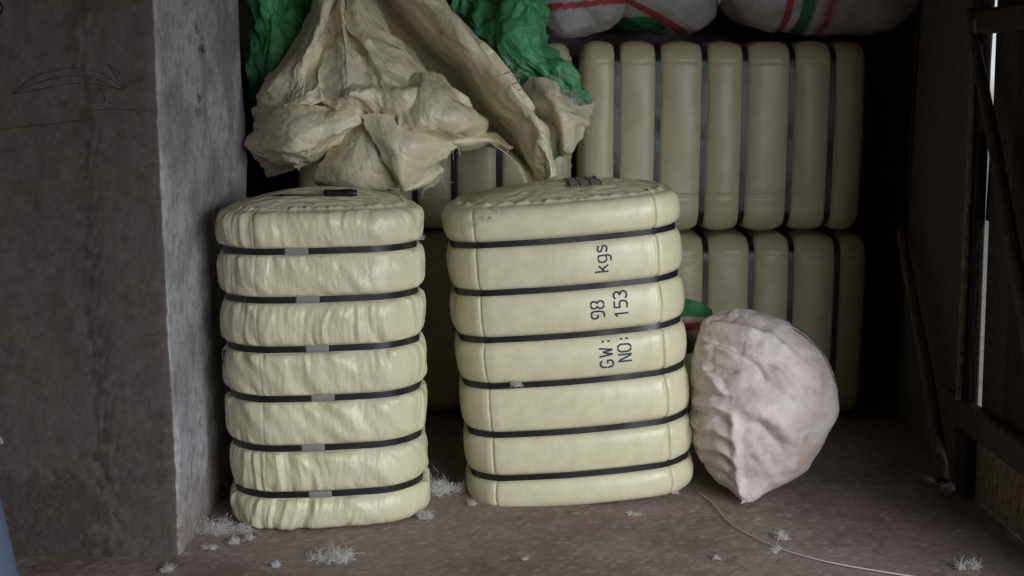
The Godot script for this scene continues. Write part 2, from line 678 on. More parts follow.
func tuft(seed_: int, where: Vector3, size: Vector3, fibres: int, label: String, turn := 0.0) -> MeshInstance3D:
	var rng := RandomNumberGenerator.new()
	rng.seed = seed_
	var mb := MB.new()
	var rot := Basis(Vector3.UP, turn)
	# many fine curled fibres that mat together around a few centres
	var knots := []
	for k in maxi(2, int(fibres / 10.0)):
		knots.append(Vector3(rng.randf_range(-0.9, 0.9) * size.x, size.y * rng.randf_range(0.1, 0.4), rng.randf_range(-0.9, 0.9) * size.z))
	for k in fibres * 5:
		var s: Vector3 = knots[rng.randi() % knots.size()]
		s += Vector3(rng.randfn() * size.x, absf(rng.randfn()) * size.y, rng.randfn() * size.z) * 0.16
		var d := Vector3(rng.randf_range(-1, 1) * size.x, rng.randf_range(-0.5, 0.25) * size.y, rng.randf_range(-1, 1) * size.z)
		var path := curl(rng, s, d, size.length() * rng.randf_range(0.3, 0.8), 8, 0.95, 0.001)
		for q in path.size():
			path[q] = rot * path[q]
		mb.tube(path, rng.randf_range(0.0003, 0.0006), 3, false)
	var o := put(mb, "fibre_tuft", M.fibre, self, true, false)
	o.position = where
	tag(o, label, "fibre tuft", "loose white fibre tufts")
	return o

func threads(parent: Node, seed_: int, spots: Array, count: int, len: float, rad: float, m: Material) -> void:
	var rng := RandomNumberGenerator.new()
	rng.seed = seed_
	var mb := MB.new()
	for s in spots:
		for k in count:
			var d := Vector3(rng.randf_range(-1, 1), rng.randf_range(-1, 0.4), rng.randf_range(0, 1))
			mb.tube(curl(rng, s + d * 0.006, d, len * rng.randf_range(0.4, 1.2), 7, 0.5), rad, 3, false)
	put(mb, "loose_threads", m, parent, true, false).set_meta("kind", "stuff")

# ---------------------------------------------------------------- start
func _ready() -> void:
	light_and_camera()
	make_noises()
	make_materials()
	print("materials")
	room()
	print("room")
	plank_door()
	bales()
	print("bales")
	floor_sack()
	upper_sacks()
	wrappers()
	print("cloth")
	small_things()
	person()
	print("done")

func light_and_camera() -> void:
	var cam := Camera3D.new()
	cam.name = "camera"
	cam.fov = rad_to_deg(2 * atan(288.0 / FOCAL))
	cam.position = Vector3(0, EYE, 0)
	cam.rotation_degrees.x = -PITCH
	cam.near = 0.05
	cam.far = 200
	add_child(cam)
	cam.current = true
	var env := Environment.new()
	env.tonemap_mode = Environment.TONE_MAPPER_LINEAR
	env.tonemap_exposure = 0.97
	env.background_mode = Environment.BG_SKY
	var sky := Sky.new()
	var sm := ProceduralSkyMaterial.new()
	sm.sky_top_color = Color(0.72, 0.77, 0.84)
	sm.sky_horizon_color = Color(0.86, 0.88, 0.9)
	sm.ground_bottom_color = Color(0.42, 0.4, 0.37)
	sm.ground_horizon_color = Color(0.7, 0.7, 0.68)
	sm.sky_energy_multiplier = 1.0
	sm.sun_angle_max = 1.0
	sky.sky_material = sm
	env.sky = sky
	env.sdfgi_enabled = true
	env.ssao_enabled = true
	env.ssil_enabled = true
	var we := WorldEnvironment.new()
	we.name = "environment"
	we.environment = env
	add_child(we)
	# overcast daylight that comes in through the wide entrance in the wall to the right of the camera
	var day := AreaLight3D.new()
	day.name = "daylight_entrance"
	day.area_size = Vector2(6.2, 5.0)
	day.light_energy = 114.0
	day.light_color = Color(0.96, 0.98, 1.0)
	day.shadow_enabled = true
	day.area_range = 40.0
	day.area_attenuation = 2.0
	day.position = Vector3(4.7, 3.2, 4.2)
	add_child(day)
	day.look_at(Vector3(0.2, 0.7, -3.7))

func make_noises() -> void:
	n_a = noise(11, 5.0, 2)
	n_b = noise(23, 13.0, 2)
	n_c = noise(5, 3.0, 3)
	n_ridge = noise(31, 1.0, 3)
	n_cell = noise(41, 7.0, 2, FastNoiseLite.TYPE_CELLULAR)

func make_materials() -> void:
	var grit := tex(grey_image(noise(3, 0.03, 5), 512, 0.88, 1.0, 1.4))
	var grit_h := tex(grey_image(noise(4, 0.05, 5), 512, 0.0, 1.0, 1.8))
	var soft := tex(grey_image(noise(6, 0.012, 4), 256, 0.94, 1.0, 1.4))
	var soft_h := tex(grey_image(noise(7, 0.03, 4), 512, 0.0, 1.0, 1.4))
	var grain := tex(grey_image(noise(8, 0.02, 4), 512, 0.55, 1.0, 1.8, 6.0, 1.0))
	var grain_h := tex(grey_image(noise(9, 0.02, 4), 512, 0.0, 1.0, 1.8, 6.0, 1.0))
	# woven tape cloth
	var wv := Image.create(128, 128, false, Image.FORMAT_RGB8)
	var wc := Image.create(128, 128, false, Image.FORMAT_RGB8)
	for y in 128:
		for x in 128:
			var over := (int(x / 8.0) + int(y / 8.0)) % 2 == 0
			var h := sin(PI * fmod(x, 8) / 8.0) if over else sin(PI * fmod(y, 8) / 8.0)
			wv.set_pixel(x, y, Color(h, h, h))
			var g := 0.9 + 0.1 * h
			wc.set_pixel(x, y, Color(g, g, g))
	wc.generate_mipmaps()
	var weave_h := tex(wv)
	var weave := tex(wc)
	# fine crinkles of stiff woven film: two sizes of facets
	var ca := noise(71, 0.022, 1, FastNoiseLite.TYPE_CELLULAR)
	ca.cellular_return_type = FastNoiseLite.RETURN_DISTANCE2_SUB
	ca.domain_warp_enabled = true
	ca.domain_warp_amplitude = 26.0
	ca.domain_warp_frequency = 0.012
	var cb := noise(72, 0.055, 1, FastNoiseLite.TYPE_CELLULAR)
	cb.cellular_return_type = FastNoiseLite.RETURN_DISTANCE2_SUB
	cb.domain_warp_enabled = true
	cb.domain_warp_amplitude = 14.0
	var ia := ca.get_seamless_image(512, 512)
	var ib := cb.get_seamless_image(512, 512)
	var ic := Image.create(512, 512, false, Image.FORMAT_RGB8)
	for y in 512:
		for x in 512:
			var h := 0.72 * pow(ia.get_pixel(x, y).r, 0.7) + 0.28 * (1.0 - pow(ib.get_pixel(x, y).r, 0.7))
			ic.set_pixel(x, y, Color(h, h, h))
	var crinkle := tex(ic)
	M.wall = mat(Color.WHITE, 0.95, grit, grit_h, 0.06, 2.2, true)
	M.floor = mat(Color.WHITE, 0.8, grit, grit_h, 0.08, 1.7, true)
	M.plain = mat(Color8(124, 116, 110), 0.95, grit, grit_h, 0.3, 1.5)
	M.film = mat(Color8(222, 216, 182), 0.36, soft, soft_h, 0.02, 5.0)
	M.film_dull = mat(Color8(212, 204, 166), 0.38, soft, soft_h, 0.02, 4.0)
	M.film_creased = mat(Color8(222, 216, 182), 0.36, soft, crinkle, 0.3, 3.0)
	M.film_creased.uv1_scale = Vector3(2.6, 0.9, 2.6)
	M.strap = mat(Color8(33, 33, 37), 0.32, soft, soft_h, 0.03, 12.0)
	M.seal = mat(Color8(135, 133, 130), 0.5)
	M.ink = mat(Color8(44, 54, 78), 0.7)
	M.faded = mat(Color8(150, 148, 128), 0.6)
	M.cloth = mat(Color8(222, 213, 182), 0.42, soft, crinkle, 1.0, 1.25)
	M.green = mat(Color8(80, 156, 106), 0.5, soft, crinkle, 0.8, 1.25)
	M.sack = mat(Color.WHITE, 0.7, soft, crinkle, 0.7, 1.1, true)
	M.wood = mat(Color8(98, 80, 66), 0.75, grain, grain_h, 0.25, 1.6)
	M.wood_dark = mat(Color8(62, 51, 44), 0.75, grain, grain_h, 0.25, 1.6)
	M.wood_pale = mat(Color8(172, 154, 130), 0.8, grain, grain_h, 0.25, 1.6)
	M.bamboo = mat(Color8(128, 104, 80), 0.5, grain, null, 0.1, 1.6)
	M.fibre = mat(Color8(222, 220, 216), 0.9)
	M.thread = mat(Color8(200, 198, 192), 0.8)
	M.handle = mat(Color8(22, 22, 24), 0.45)
	M.steel = mat(Color8(90, 90, 92), 0.35)
	M.steel.metallic = 0.9
	M.scratch = mat(Color8(38, 35, 34), 0.95)
	M.denim = mat(Color8(92, 108, 132), 0.9, weave, weave_h, 0.06, 24.0)
	M.shirt = mat(Color8(92, 92, 96), 0.9, soft)
	M.skin = mat(Color8(120, 82, 62), 0.55)
	M.hair = mat(Color8(24, 20, 18), 0.7)
	M.shoe = mat(Color8(45, 40, 38), 0.6)
	M.hole = mat(Color8(14, 13, 12), 1.0)
	M.paper = mat(Color8(150, 150, 150), 0.8)
	M.earth = mat(Color8(150, 140, 124), 1.0, grit, null, 0.1, 0.5)

# ---------------------------------------------------------------- the room
const WALL_Z := -3.19
const WALL_X := -0.93

func wall_relief(p: Vector3) -> float:
	var o := 0.014 * n_c.get_noise_3dv(p * 0.7) + 0.003 * n_c.get_noise_3dv(p * 4.0)
	# the trowel ridge and cracked plaster that run down the face
	var line := -1.115 + 0.02 * n_c.get_noise_1d(p.y * 2.0)
	if p.z > WALL_Z - 0.03:
		o += 0.006 * exp(-pow((p.x - line) / 0.03, 2)) * (0.15 + n_c.get_noise_2d(p.x * 30, p.y * 6))
		# pits where the render has crumbled, mostly low on the face
		var lots := clampf(0.8 - p.y * 1.2, 0.25, 1.0)
		var pit := n_c.get_noise_3dv(p * 13.0)
		if pit > 0.34:
			o -= 0.05 * minf(pit - 0.34, 0.16) * lots
		# the branching crack low on the face
		o -= 0.006 * exp(-pow(crack_distance(Vector2(p.x, p.y)) / 0.005, 2)) * clampf(0.4 + 1.6 * n_c.get_noise_3dv(p * 5.0), 0.0, 1.0)
	return o

var crack_lines := []
func crack_distance(p: Vector2) -> float:
	if crack_lines.is_empty():
		for l in [[[96, 380], [93, 410], [97, 440], [96, 462], [103, 474], [108, 486]], [[108, 486], [116, 500], [113, 516], [122, 532]], [[84, 300], [88, 330], [94, 352], [93, 372]], [[120, 420], [115, 450], [119, 468], [117, 490]], [[0, 466], [24, 466], [42, 468], [60, 474]]]:
			var pl := []
			for q in l:
				var v := at(q[0], q[1], WALL_Z)
				pl.append(Vector2(v.x, v.y))
			crack_lines.append(pl)
	var best := 1.0
	for pl in crack_lines:
		for k in pl.size() - 1:
			best = minf(best, p.distance_to(Geometry2D.get_closest_point_to_segment(p, pl[k], pl[k + 1])))
	return best

func wall_color(p: Vector3, face: bool) -> Color:
	var a := n_c.get_noise_3dv(p * 1.2)
	var b := n_c.get_noise_3dv(p * 6.0 + Vector3(4, 4, 4))
	var fine := n_c.get_noise_3dv(p * 30.0)
	if face:
		var col := lin(100, 89, 84)
		col = col.lerp(lin(98, 91, 89), clampf(0.5 + a * 1.2, 0, 1))
		col = col.lerp(lin(86, 76, 71), clampf(b * 0.9 + 0.15, 0, 0.8))
		# damp foot of the wall, with the tide line the photograph shows
		var tide := 0.24 + 0.05 * n_c.get_noise_1d(p.x * 3.0) + 0.03 * b
		if p.x < -1.16 + 0.06 * b and p.y < tide:
			col = col.lerp(lin(70, 60, 56), clampf(0.5 + fine * 0.9, 0.2, 0.85))
		# dark run of dirt beside the trowel ridge
		var run := exp(-pow((p.x + 1.12 + 0.03 * n_c.get_noise_1d(p.y * 3.0)) / 0.03, 2))
		col = col.lerp(lin(66, 58, 55), run * clampf(0.35 + b, 0, 0.7))
		return col * (0.96 + 0.16 * fine)
	var c2 := lin(190, 189, 192)
	c2 = c2.lerp(lin(156, 154, 158), clampf(0.35 + a * 1.8, 0, 1))
	c2 = c2.lerp(lin(120, 112, 110), clampf(b * 1.2 - 0.1, 0, 0.5))
	c2 = c2.lerp(lin(160, 140, 130), clampf((0.22 - p.y) * 4.0 + b, 0, 0.75))
	return c2 * (0.9 + 0.14 * fine)

func room() -> void:
	# the thick wall end: face towards the camera, corner, return into the bay, back
	var plan := []
	var x := -2.7
	while x < -1.5:
		plan.append(Vector2(x, WALL_Z)); x += 0.06
	x = -1.5
	while x < WALL_X - 0.02:
		plan.append(Vector2(x, WALL_Z)); x += 0.007
	for k in 7:
		var an := PI / 2 * k / 6.0
		plan.append(Vector2(WALL_X - 0.016 + 0.016 * sin(an), WALL_Z - 0.016 + 0.016 * cos(an)))
	var z := WALL_Z - 0.024
	while z > -4.2:
		plan.append(Vector2(WALL_X, z)); z -= 0.008
	plan.append(Vector2(WALL_X - 0.03, -4.23))
	plan.append(Vector2(-1.6, -4.23))
	plan.append(Vector2(-2.7, -4.23))
	var pts := []
	var cols := []
	for j in 261:
		var y := -0.02 + 2.52 * pow(j / 260.0, 1.25)
		var row := PackedVector3Array()
		var cr := PackedColorArray()
		for k in plan.size():
			var q: Vector2 = plan[k]
			var p := Vector3(q.x, y, q.y)
			var nn := Vector3(0, 0, 1)
			if q.y < WALL_Z - 0.02: nn = Vector3(1, 0, 0)
			elif q.x > WALL_X - 0.016: nn = Vector3(1, 0, 1).normalized()
			if q.y < -4.21: nn = Vector3.ZERO
			var edge := 0.0
			if q.x > WALL_X - 0.02 and q.y > WALL_Z - 0.02:
				edge = 0.006 * n_c.get_noise_1d(y * 5.0) - 0.003
			var o := wall_relief(p) if q.x > -1.6 else 0.0
			row.append(p + nn * (o + edge))
			cr.append(wall_color(p, q.y > WALL_Z - 0.006))
		pts.append(row)
		cols.append(cr)
	var mb := MB.new()
	mb.rows(pts, true, cols)
	var wl := struct(mb, "wall_left", M.wall, "rough grey-brown plastered wall end with a paler side face")
	# scratched drawing on its face: three long arcs, a leaf tip and short strokes
	var lines := [
		[[12, 94], [22, 86], [40, 75], [62, 69], [80, 68], [98, 72], [112, 80], [124, 90]],
		[[12, 94], [30, 86], [52, 79], [75, 76], [95, 79], [112, 86], [124, 91]],
		[[12, 94], [38, 90], [62, 85], [85, 83], [105, 86], [122, 90]],
		[[108, 64], [116, 76], [124, 90]], [[108, 64], [120, 74], [126, 88]],
		[[92, 110], [115, 109], [142, 111]], [[100, 80], [102, 92], [105, 98], [103, 103]], [[0, 130], [20, 127], [50, 124], [82, 120]],
	]
	for l in lines:
		var m2 := MB.new()
		var path := []
		var ctrl := []
		for q in l:
			ctrl.append(at(q[0], q[1], WALL_Z))
		for k in 41:
			var p := along(ctrl, k / 40.0)
			p.z = WALL_Z
			path.append(p + Vector3(0, 0, wall_relief(p) + 0.0002))
		m2.tube(path, 0.0011, 4)
		put(m2, "scratched_line", M.scratch, wl)
	# pencil marks on the side face
	var rng := RandomNumberGenerator.new()
	rng.seed = 77
	for q in [[197, 30, 4], [203, 50, 6], [200, 98, 4], [199, 110, 5], [206, 48, 4]]:
		var m2 := MB.new()
		var r := ray(q[0], q[1])
		var c := Vector3(0, EYE, 0) + r * (WALL_X / r.x)
		for k in q[2]:
			var s := c + Vector3(0, rng.randf_range(-0.008, 0.008), -0.02 + 0.014 * k)
			var path := []
			for t in 7:
				var p := s + Vector3(0, (t / 6.0 - 0.5) * rng.randf_range(0.02, 0.03), 0.006 * sin(t * 2.0 + k))
				p.x = WALL_X
				path.append(p + Vector3(wall_relief(p) + 0.0002, 0, 0))
			m2.tube(path, 0.0011, 3)
		put(m2, "pencil_mark", M.scratch, wl)

	# floor
	var fp := []
	var fc := []
	var xs := []
	x = -3.2
	while x < 2.6:
		xs.append(x)
		x += 0.014 if x > -1.6 and x < 1.9 else 0.1
	z = 3.2
	while z > -5.6:
		var row := PackedVector3Array()
		var cr := PackedColorArray()
		for xx in xs:
			var p := Vector3(xx, 0, z)
			var a := n_c.get_noise_3dv(p * 0.9)
			var b := n_c.get_noise_3dv(p * 5.0)
			var fine := n_c.get_noise_3dv(p * 26.0)
			var col := lin(166, 147, 139)
			col = col.lerp(lin(144, 124, 116), clampf(0.4 + a * 1.7, 0, 1))
			col = col.lerp(lin(176, 162, 156), clampf(b * 1.0 - 0.05, 0, 0.5))
			if fine > 0.42:
				col = col.lerp(lin(196, 190, 184), 0.4)
			if n_cell.get_noise_3dv(p * 1.4) < -0.965:
				col = col.lerp(lin(60, 52, 48), 0.7)
			col = col * (0.95 + 0.14 * fine)
			row.append(p + Vector3(0, -0.003 + 0.003 * a + 0.0015 * b, 0))
			cr.append(col)
		fp.append(row)
		fc.append(cr)
		z -= 0.014 if z < -2.8 and z > -4.7 else 0.09
	var m3 := MB.new()
	m3.rows(fp, false, fc)
	# its thickness
	var deep := PackedVector3Array([Vector3(-3.2, -0.15, 3.2), Vector3(2.6, -0.15, 3.2)])
	var deep2 := PackedVector3Array([Vector3(-3.2, -0.15, -5.6), Vector3(2.6, -0.15, -5.6)])
	m3.rows([deep2, deep], false, [PackedColorArray([Color.GRAY, Color.GRAY]), PackedColorArray([Color.GRAY, Color.GRAY])])
	var fl := struct(m3, "floor", M.floor, "dusty brown concrete floor with pale flecks", true, false)
	# back wall, far left wall, wall behind the camera, ceiling
	for q in [
		["wall_back", Vector3(-3.2, -0.1, -5.75), Vector3(1.69, 2.6, -5.5), "dark back wall behind the stacked bales"],
		["wall_far", Vector3(-3.3, -0.1, -5.5), Vector3(-3.0, 2.6, 3.2), "plain wall far to the left, out of view"],
		["wall_front", Vector3(-3.0, -0.1, 3.0), Vector3(1.75, 2.6, 3.25), "plain wall behind the camera"],
		["ceiling", Vector3(-3.3, 2.5, -5.75), Vector3(2.6, 2.7, 3.25), "plain ceiling slab out of view"],
	]:
		var m4 := MB.new()
		m4.box(q[1], q[2], 0.01)
		struct(m4, q[0], M.plain, q[3], false, false)
	# the right wall: pier beside the bay, deeper recess, jamb before the entrance, lintel over the openings
	var m5 := MB.new()
	m5.box(Vector3(1.52, -0.1, -4.6), Vector3(1.55, 2.5, -3.95), 0.006)
	m5.box(Vector3(1.52, -0.1, -4.62), Vector3(1.68, 2.5, -4.57), 0.006)
	m5.box(Vector3(1.62, -0.1, -5.55), Vector3(1.68, 2.5, -4.57), 0.006)
	m5.box(Vector3(1.52, -0.1, -2.9), Vector3(1.76, 2.5, -2.62), 0.012)
	m5.box(Vector3(1.52, 1.62, -3.95), Vector3(1.76, 2.5, -2.9), 0.012)
	m5.box(Vector3(1.52, 1.88, -2.62), Vector3(1.76, 2.5, 3.0), 0.012)
	struct(m5, "wall_right", M.plain, "dark rendered wall beside the plank door", false, false)
	# yard outside
	var m6 := MB.new()
	m6.box(Vector3(1.6, -0.4, -40), Vector3(60, -0.16, 40), 0.01)
	struct(m6, "ground", M.earth, "pale earth yard outside the door", false, false)

func plank_door() -> void:
	var d := Node3D.new()
	d.name = "door_1"
	add_child(d)
	d.set_meta("kind", "structure")
	d.set_meta("label", "dark timber plank door with daylight showing through its gaps")
	var mb := MB.new()
	mb.box(Vector3(0, -0.01, -0.08), Vector3(0.036, 2.0, 0.0), 0.005, Transform3D(Basis(Vector3(1, 0, 0), deg_to_rad(-4.0)), Vector3(1.44, 0.0, -3.66)))
	put(mb, "post", M.wood_dark, d, false, false)
	mb = MB.new()
	mb.box(Vector3(1.45, 0.0, -2.98), Vector3(1.525, 1.62, -2.9), 0.008)
	put(mb, "post", M.wood_dark, d, false, false)
	for q in [[0.215, 0.308, 1.44], [1.455, 1.53, 1.445]]:
		mb = MB.new()
		mb.box(Vector3(q[2] - 0.012, q[0], -3.86), Vector3(1.474, q[1], -2.93), 0.008)
		put(mb, "rail", M.wood, d, false, false)
	# upper planks, the first stands off the post so that the light shows
	var z := -3.652
	var k := 0
	for w in [0.17, 0.16, 0.18, 0.19]:
		mb = MB.new()
		mb.box(Vector3(0, 0, 0), Vector3(0.012, 1.36, w - 0.001), 0.003, Transform3D(Basis(Vector3(1, 0, 0), deg_to_rad(-4.0)), Vector3(1.476 + 0.002 * (k % 2), 0.2, z)))
		put(mb, "plank", [M.wood, M.wood_dark, M.wood][k % 3], d, false, false)
		z += w
		k += 1
	mb = MB.new()
	mb.box(Vector3(-0.006, -0.01, 0), Vector3(0.006, 1.75, 0.2), 0.002, Transform3D(Basis(Vector3(0, 1, 0), deg_to_rad(-15)), Vector3(1.524, 0.0, -3.96)))
	put(mb, "filler_board", M.wood_dark, d, false, false)
	mb = MB.new()
	mb.box(Vector3(1.489, 0.88, -3.76), Vector3(1.499, 1.165, -3.56), 0.002)
	put(mb, "batten", M.wood_dark, d, false, false)
	# kick boards below the rail
	for q in [[-3.70, -3.34], [-3.335, -2.98]]:
		mb = MB.new()
		mb.box(Vector3(1.476, 0.0, q[0]), Vector3(1.494, 0.225, q[1]), 0.004)
		put(mb, "kick_board", M.wood_pale, d, false, false)
	# lath and slanting brace nailed over it
	mb = MB.new()
	mb.tube([Vector3(1.425, 0.31, -3.715), Vector3(1.427, 0.7, -3.735), Vector3(1.428, 1.18, -3.765), Vector3(1.43, 1.5, -3.785)], [0.011, 0.012, 0.011, 0.009], 7)
	put(mb, "lath", M.wood_pale, d)
	mb = MB.new()
	mb.tube([Vector3(1.432, 1.53, -3.84), Vector3(1.425, 1.32, -3.70), Vector3(1.42, 1.12, -3.55), Vector3(1.418, 0.7, -3.28), Vector3(1.43, 0.33, -3.08)], [0.014, 0.018, 0.019, 0.021, 0.022], 8)
	put(mb, "brace", M.wood, d)
	# bamboo pole leaning in the corner
	var foot := Vector3(1.412, 0.02, -3.775)
	var top := Vector3(1.472, 0.76, -4.50)
	var path := []
	var rad := []
	for i in 61:
		var t := i / 60.0
		path.append(foot.lerp(top, t) + Vector3(0.006 * sin(t * 5), 0, 0))
		var node := absf(fposmod(t * 4.0 + 0.75, 1.0) - 0.5) * 2.0
		rad.append(lerpf(0.024, 0.018, t) + 0.0035 * exp(-pow((1.0 - node) / 0.05, 2)))
	var bp := thing("bamboo_pole", "slim brown bamboo pole leaning in the dark corner by the door", "pole", foot)
	mb = MB.new()
	for q in path.size():
		path[q] -= foot
	mb.tube(path, rad, 12, false)
	put(mb, "culm", M.bamboo, bp)
	mb = MB.new()
	var ax: Vector3 = (path[1] - path[0]).normalized()
	var inner := []
	for q in 5:
		inner.append(path[0] + ax * 0.012 * q)
	mb.tube(inner, 0.019, 12, true)
	put(mb, "hollow_end", M.hole, bp)

# ---------------------------------------------------------------- bales
func new_bale(w: float, d: float, L: float, r: float, off: Vector3) -> Bale:
	var b := Bale.new()
	b.w = w; b.d = d; b.L = L; b.r = r
	b.lo_noise = noise(61, 1.0, 2)
	b.fold_noise = noise(67, 1.0, 2)
	b.off = off
	return b

func bales() -> void:
	# standing bale with creased film, next to the wall end
	var o := thing("strapped_bale", "creased pale yellow bale standing beside the wall end, knife on top", "bale", Vector3(-0.565, 0, -3.61), "strapped film-wrapped bales")
	o.rotation_degrees = Vector3(0, 6, 0.8)
	var b := new_bale(0.565, 0.43, 0.945, 0.135, Vector3(3, 7, 1))
	b.straps = [0.109, 0.251, 0.400, 0.547, 0.692, 0.832]
	b.wrinkle = 0.030
	b.A = 0.022
	b.A_end = 0.04
	b.bulge = 0.022
	b.cap = 0.05
	b.seams = [[-0.03, 0.0018, 1.0]]
	build_bale(b, o, 460, 22, M.film_creased)
	for k in 6:
		var st := bale_strap(b, o, k, M.strap)
		strap_seal(b, st, k, [0.091, 0.076, 0.11, 0.10, 0.079, 0.053][k], 0.068, M.seal)
	for q in [[0.645, "153"], [0.47, "98"]]:
		bale_text(b, o, q[1], -0.2, q[0], 0.036)

	# standing bale with taut film and stencilled weight
	o = thing("strapped_bale", "smooth pale yellow bale standing upright with stencilled weight and number", "bale", Vector3(0.224, 0, -3.85), "strapped film-wrapped bales")
	o.rotation_degrees = Vector3(0, 2, 4.6)
	b = new_bale(0.69, 0.47, 0.955, 0.105, Vector3(9, 2, 5))
	b.straps = [0.104, 0.245, 0.402, 0.548, 0.695, 0.843]
	b.wrinkle = 0.0012
	b.A = 0.02
	b.A_end = 0.036
	b.bulge = 0.03
	b.cap = 0.044
	b.warp_amp = 0.006
	b.seams = [[-0.036, 0.004, -1.0], [0.51, 0.009, 1.0]]
	build_bale(b, o, 460, 22, M.film)
	for k in 6:
		bale_strap(b, o, k, M.strap)
	bale_text(b, o, "kgs", 0.358, 0.737, 0.040, 0.76)
	bale_text(b, o, "98", 0.338, 0.596, 0.041, 0.74)
	bale_text(b, o, "GW:", 0.355, 0.441, 0.041, 0.88)
	bale_text(b, o, "153", 0.410, 0.593, 0.041, 0.70)
	bale_text(b, o, "NO:", 0.412, 0.455, 0.041, 0.74)

	var pr := MB.new()
	var px := []
	for j in 13:
		var row := PackedVector3Array()
		for i in 9:
			row.append(cap_point(b, lerpf(0.035, 0.125, i / 8.0), lerpf(0.13, -0.12, j / 12.0), 0.0055))
		px.append(row)
	pr.rows(px)
	put(pr, "faded_print", M.faded, o, true, false)
	for k in 4:
		pr = MB.new()
		var path := []
		for j in 9:
			path.append(cap_point(b, 0.03 + 0.032 * k + 0.004 * sin(j * 1.3), lerpf(0.14, -0.13, j / 8.0), 0.006))
		pr.tube(path, 0.0022, 4)
		put(pr, "print_line", M.ink, o)
	var fray := []
	for q in [[0.02, 0.935], [-0.02, 0.92], [0.0, 0.94], [0.05, 0.945]]:
		fray.append(b.pt(q[0], q[1], 0.002))
	threads(o, 31, fray, 16, 0.03, 0.0005, M.fibre)

	# four bales laid on their sides behind them, two high
	var lab := [
		["upper bale lying behind the smooth standing bale, below the white sacks", Vector3(0.805, 0.735, -4.86), 1.075, 0.715, 2],
		["lower bale lying behind the tied white floor sack", Vector3(0.84, 0.0, -4.86), 1.08, 0.71, 5],
		["upper bale lying behind the hanging cream wrapper", Vector3(-0.305, 0.735, -4.87), 1.05, 0.71, 8],
		["lower bale lying in the dark gap between the two standing bales", Vector3(-0.29, 0.0, -4.87), 1.06, 0.71, 11],
	]
	for q in lab:
		var L: float = q[2]
		var h: float = q[3]
		o = thing("strapped_bale", q[0], "bale", q[1] + Vector3(-L / 2, h / 2 + 0.01, 0), "strapped film-wrapped bales")
		# the length of the bale runs along x
		o.rotation_degrees = Vector3(0, 0, -90)
		b = new_bale(h, 0.5, L, 0.075, Vector3(q[4], q[4] * 2, 1))
		for k in 6:
			b.straps.append(L * (0.118 + 0.1545 * k) + 0.006 * sin(k * 3.1 + q[4]))
		b.wrinkle = 0.0015
		b.bulge = 0.01
		b.A = 0.024
		b.A_end = 0.045
		b.cap = 0.016
		b.cap_low = 0.016
		b.seams = [[0.0, 0.004, 1.0], [h - 0.21, 0.005, 1.0]]
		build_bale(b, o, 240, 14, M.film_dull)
		for k in 6:
			bale_strap(b, o, k, M.strap, 0.0105)

# ---------------------------------------------------------------- sacks
func crease(p: Vector2, list: Array) -> float:
	var sum := 0.0
	for l in list:
		var best := 1e9
		var at_t := 0.0
		var pts: Array = l[0]
		for k in pts.size() - 1:
			var a: Vector2 = pts[k]
			var ab: Vector2 = pts[k + 1] - a
			var t := clampf((p - a).dot(ab) / ab.length_squared(), 0, 1)
			var dd := p.distance_to(a + ab * t)
			if dd < best:
				best = dd
				at_t = (k + t) / (pts.size() - 1)
		var fade := clampf(sin(PI * clampf(at_t, 0.02, 0.98)) * 1.8, 0, 1)
		sum += l[2] * fade * exp(-pow(best / (l[1] * 1.05), 2))
	return sum

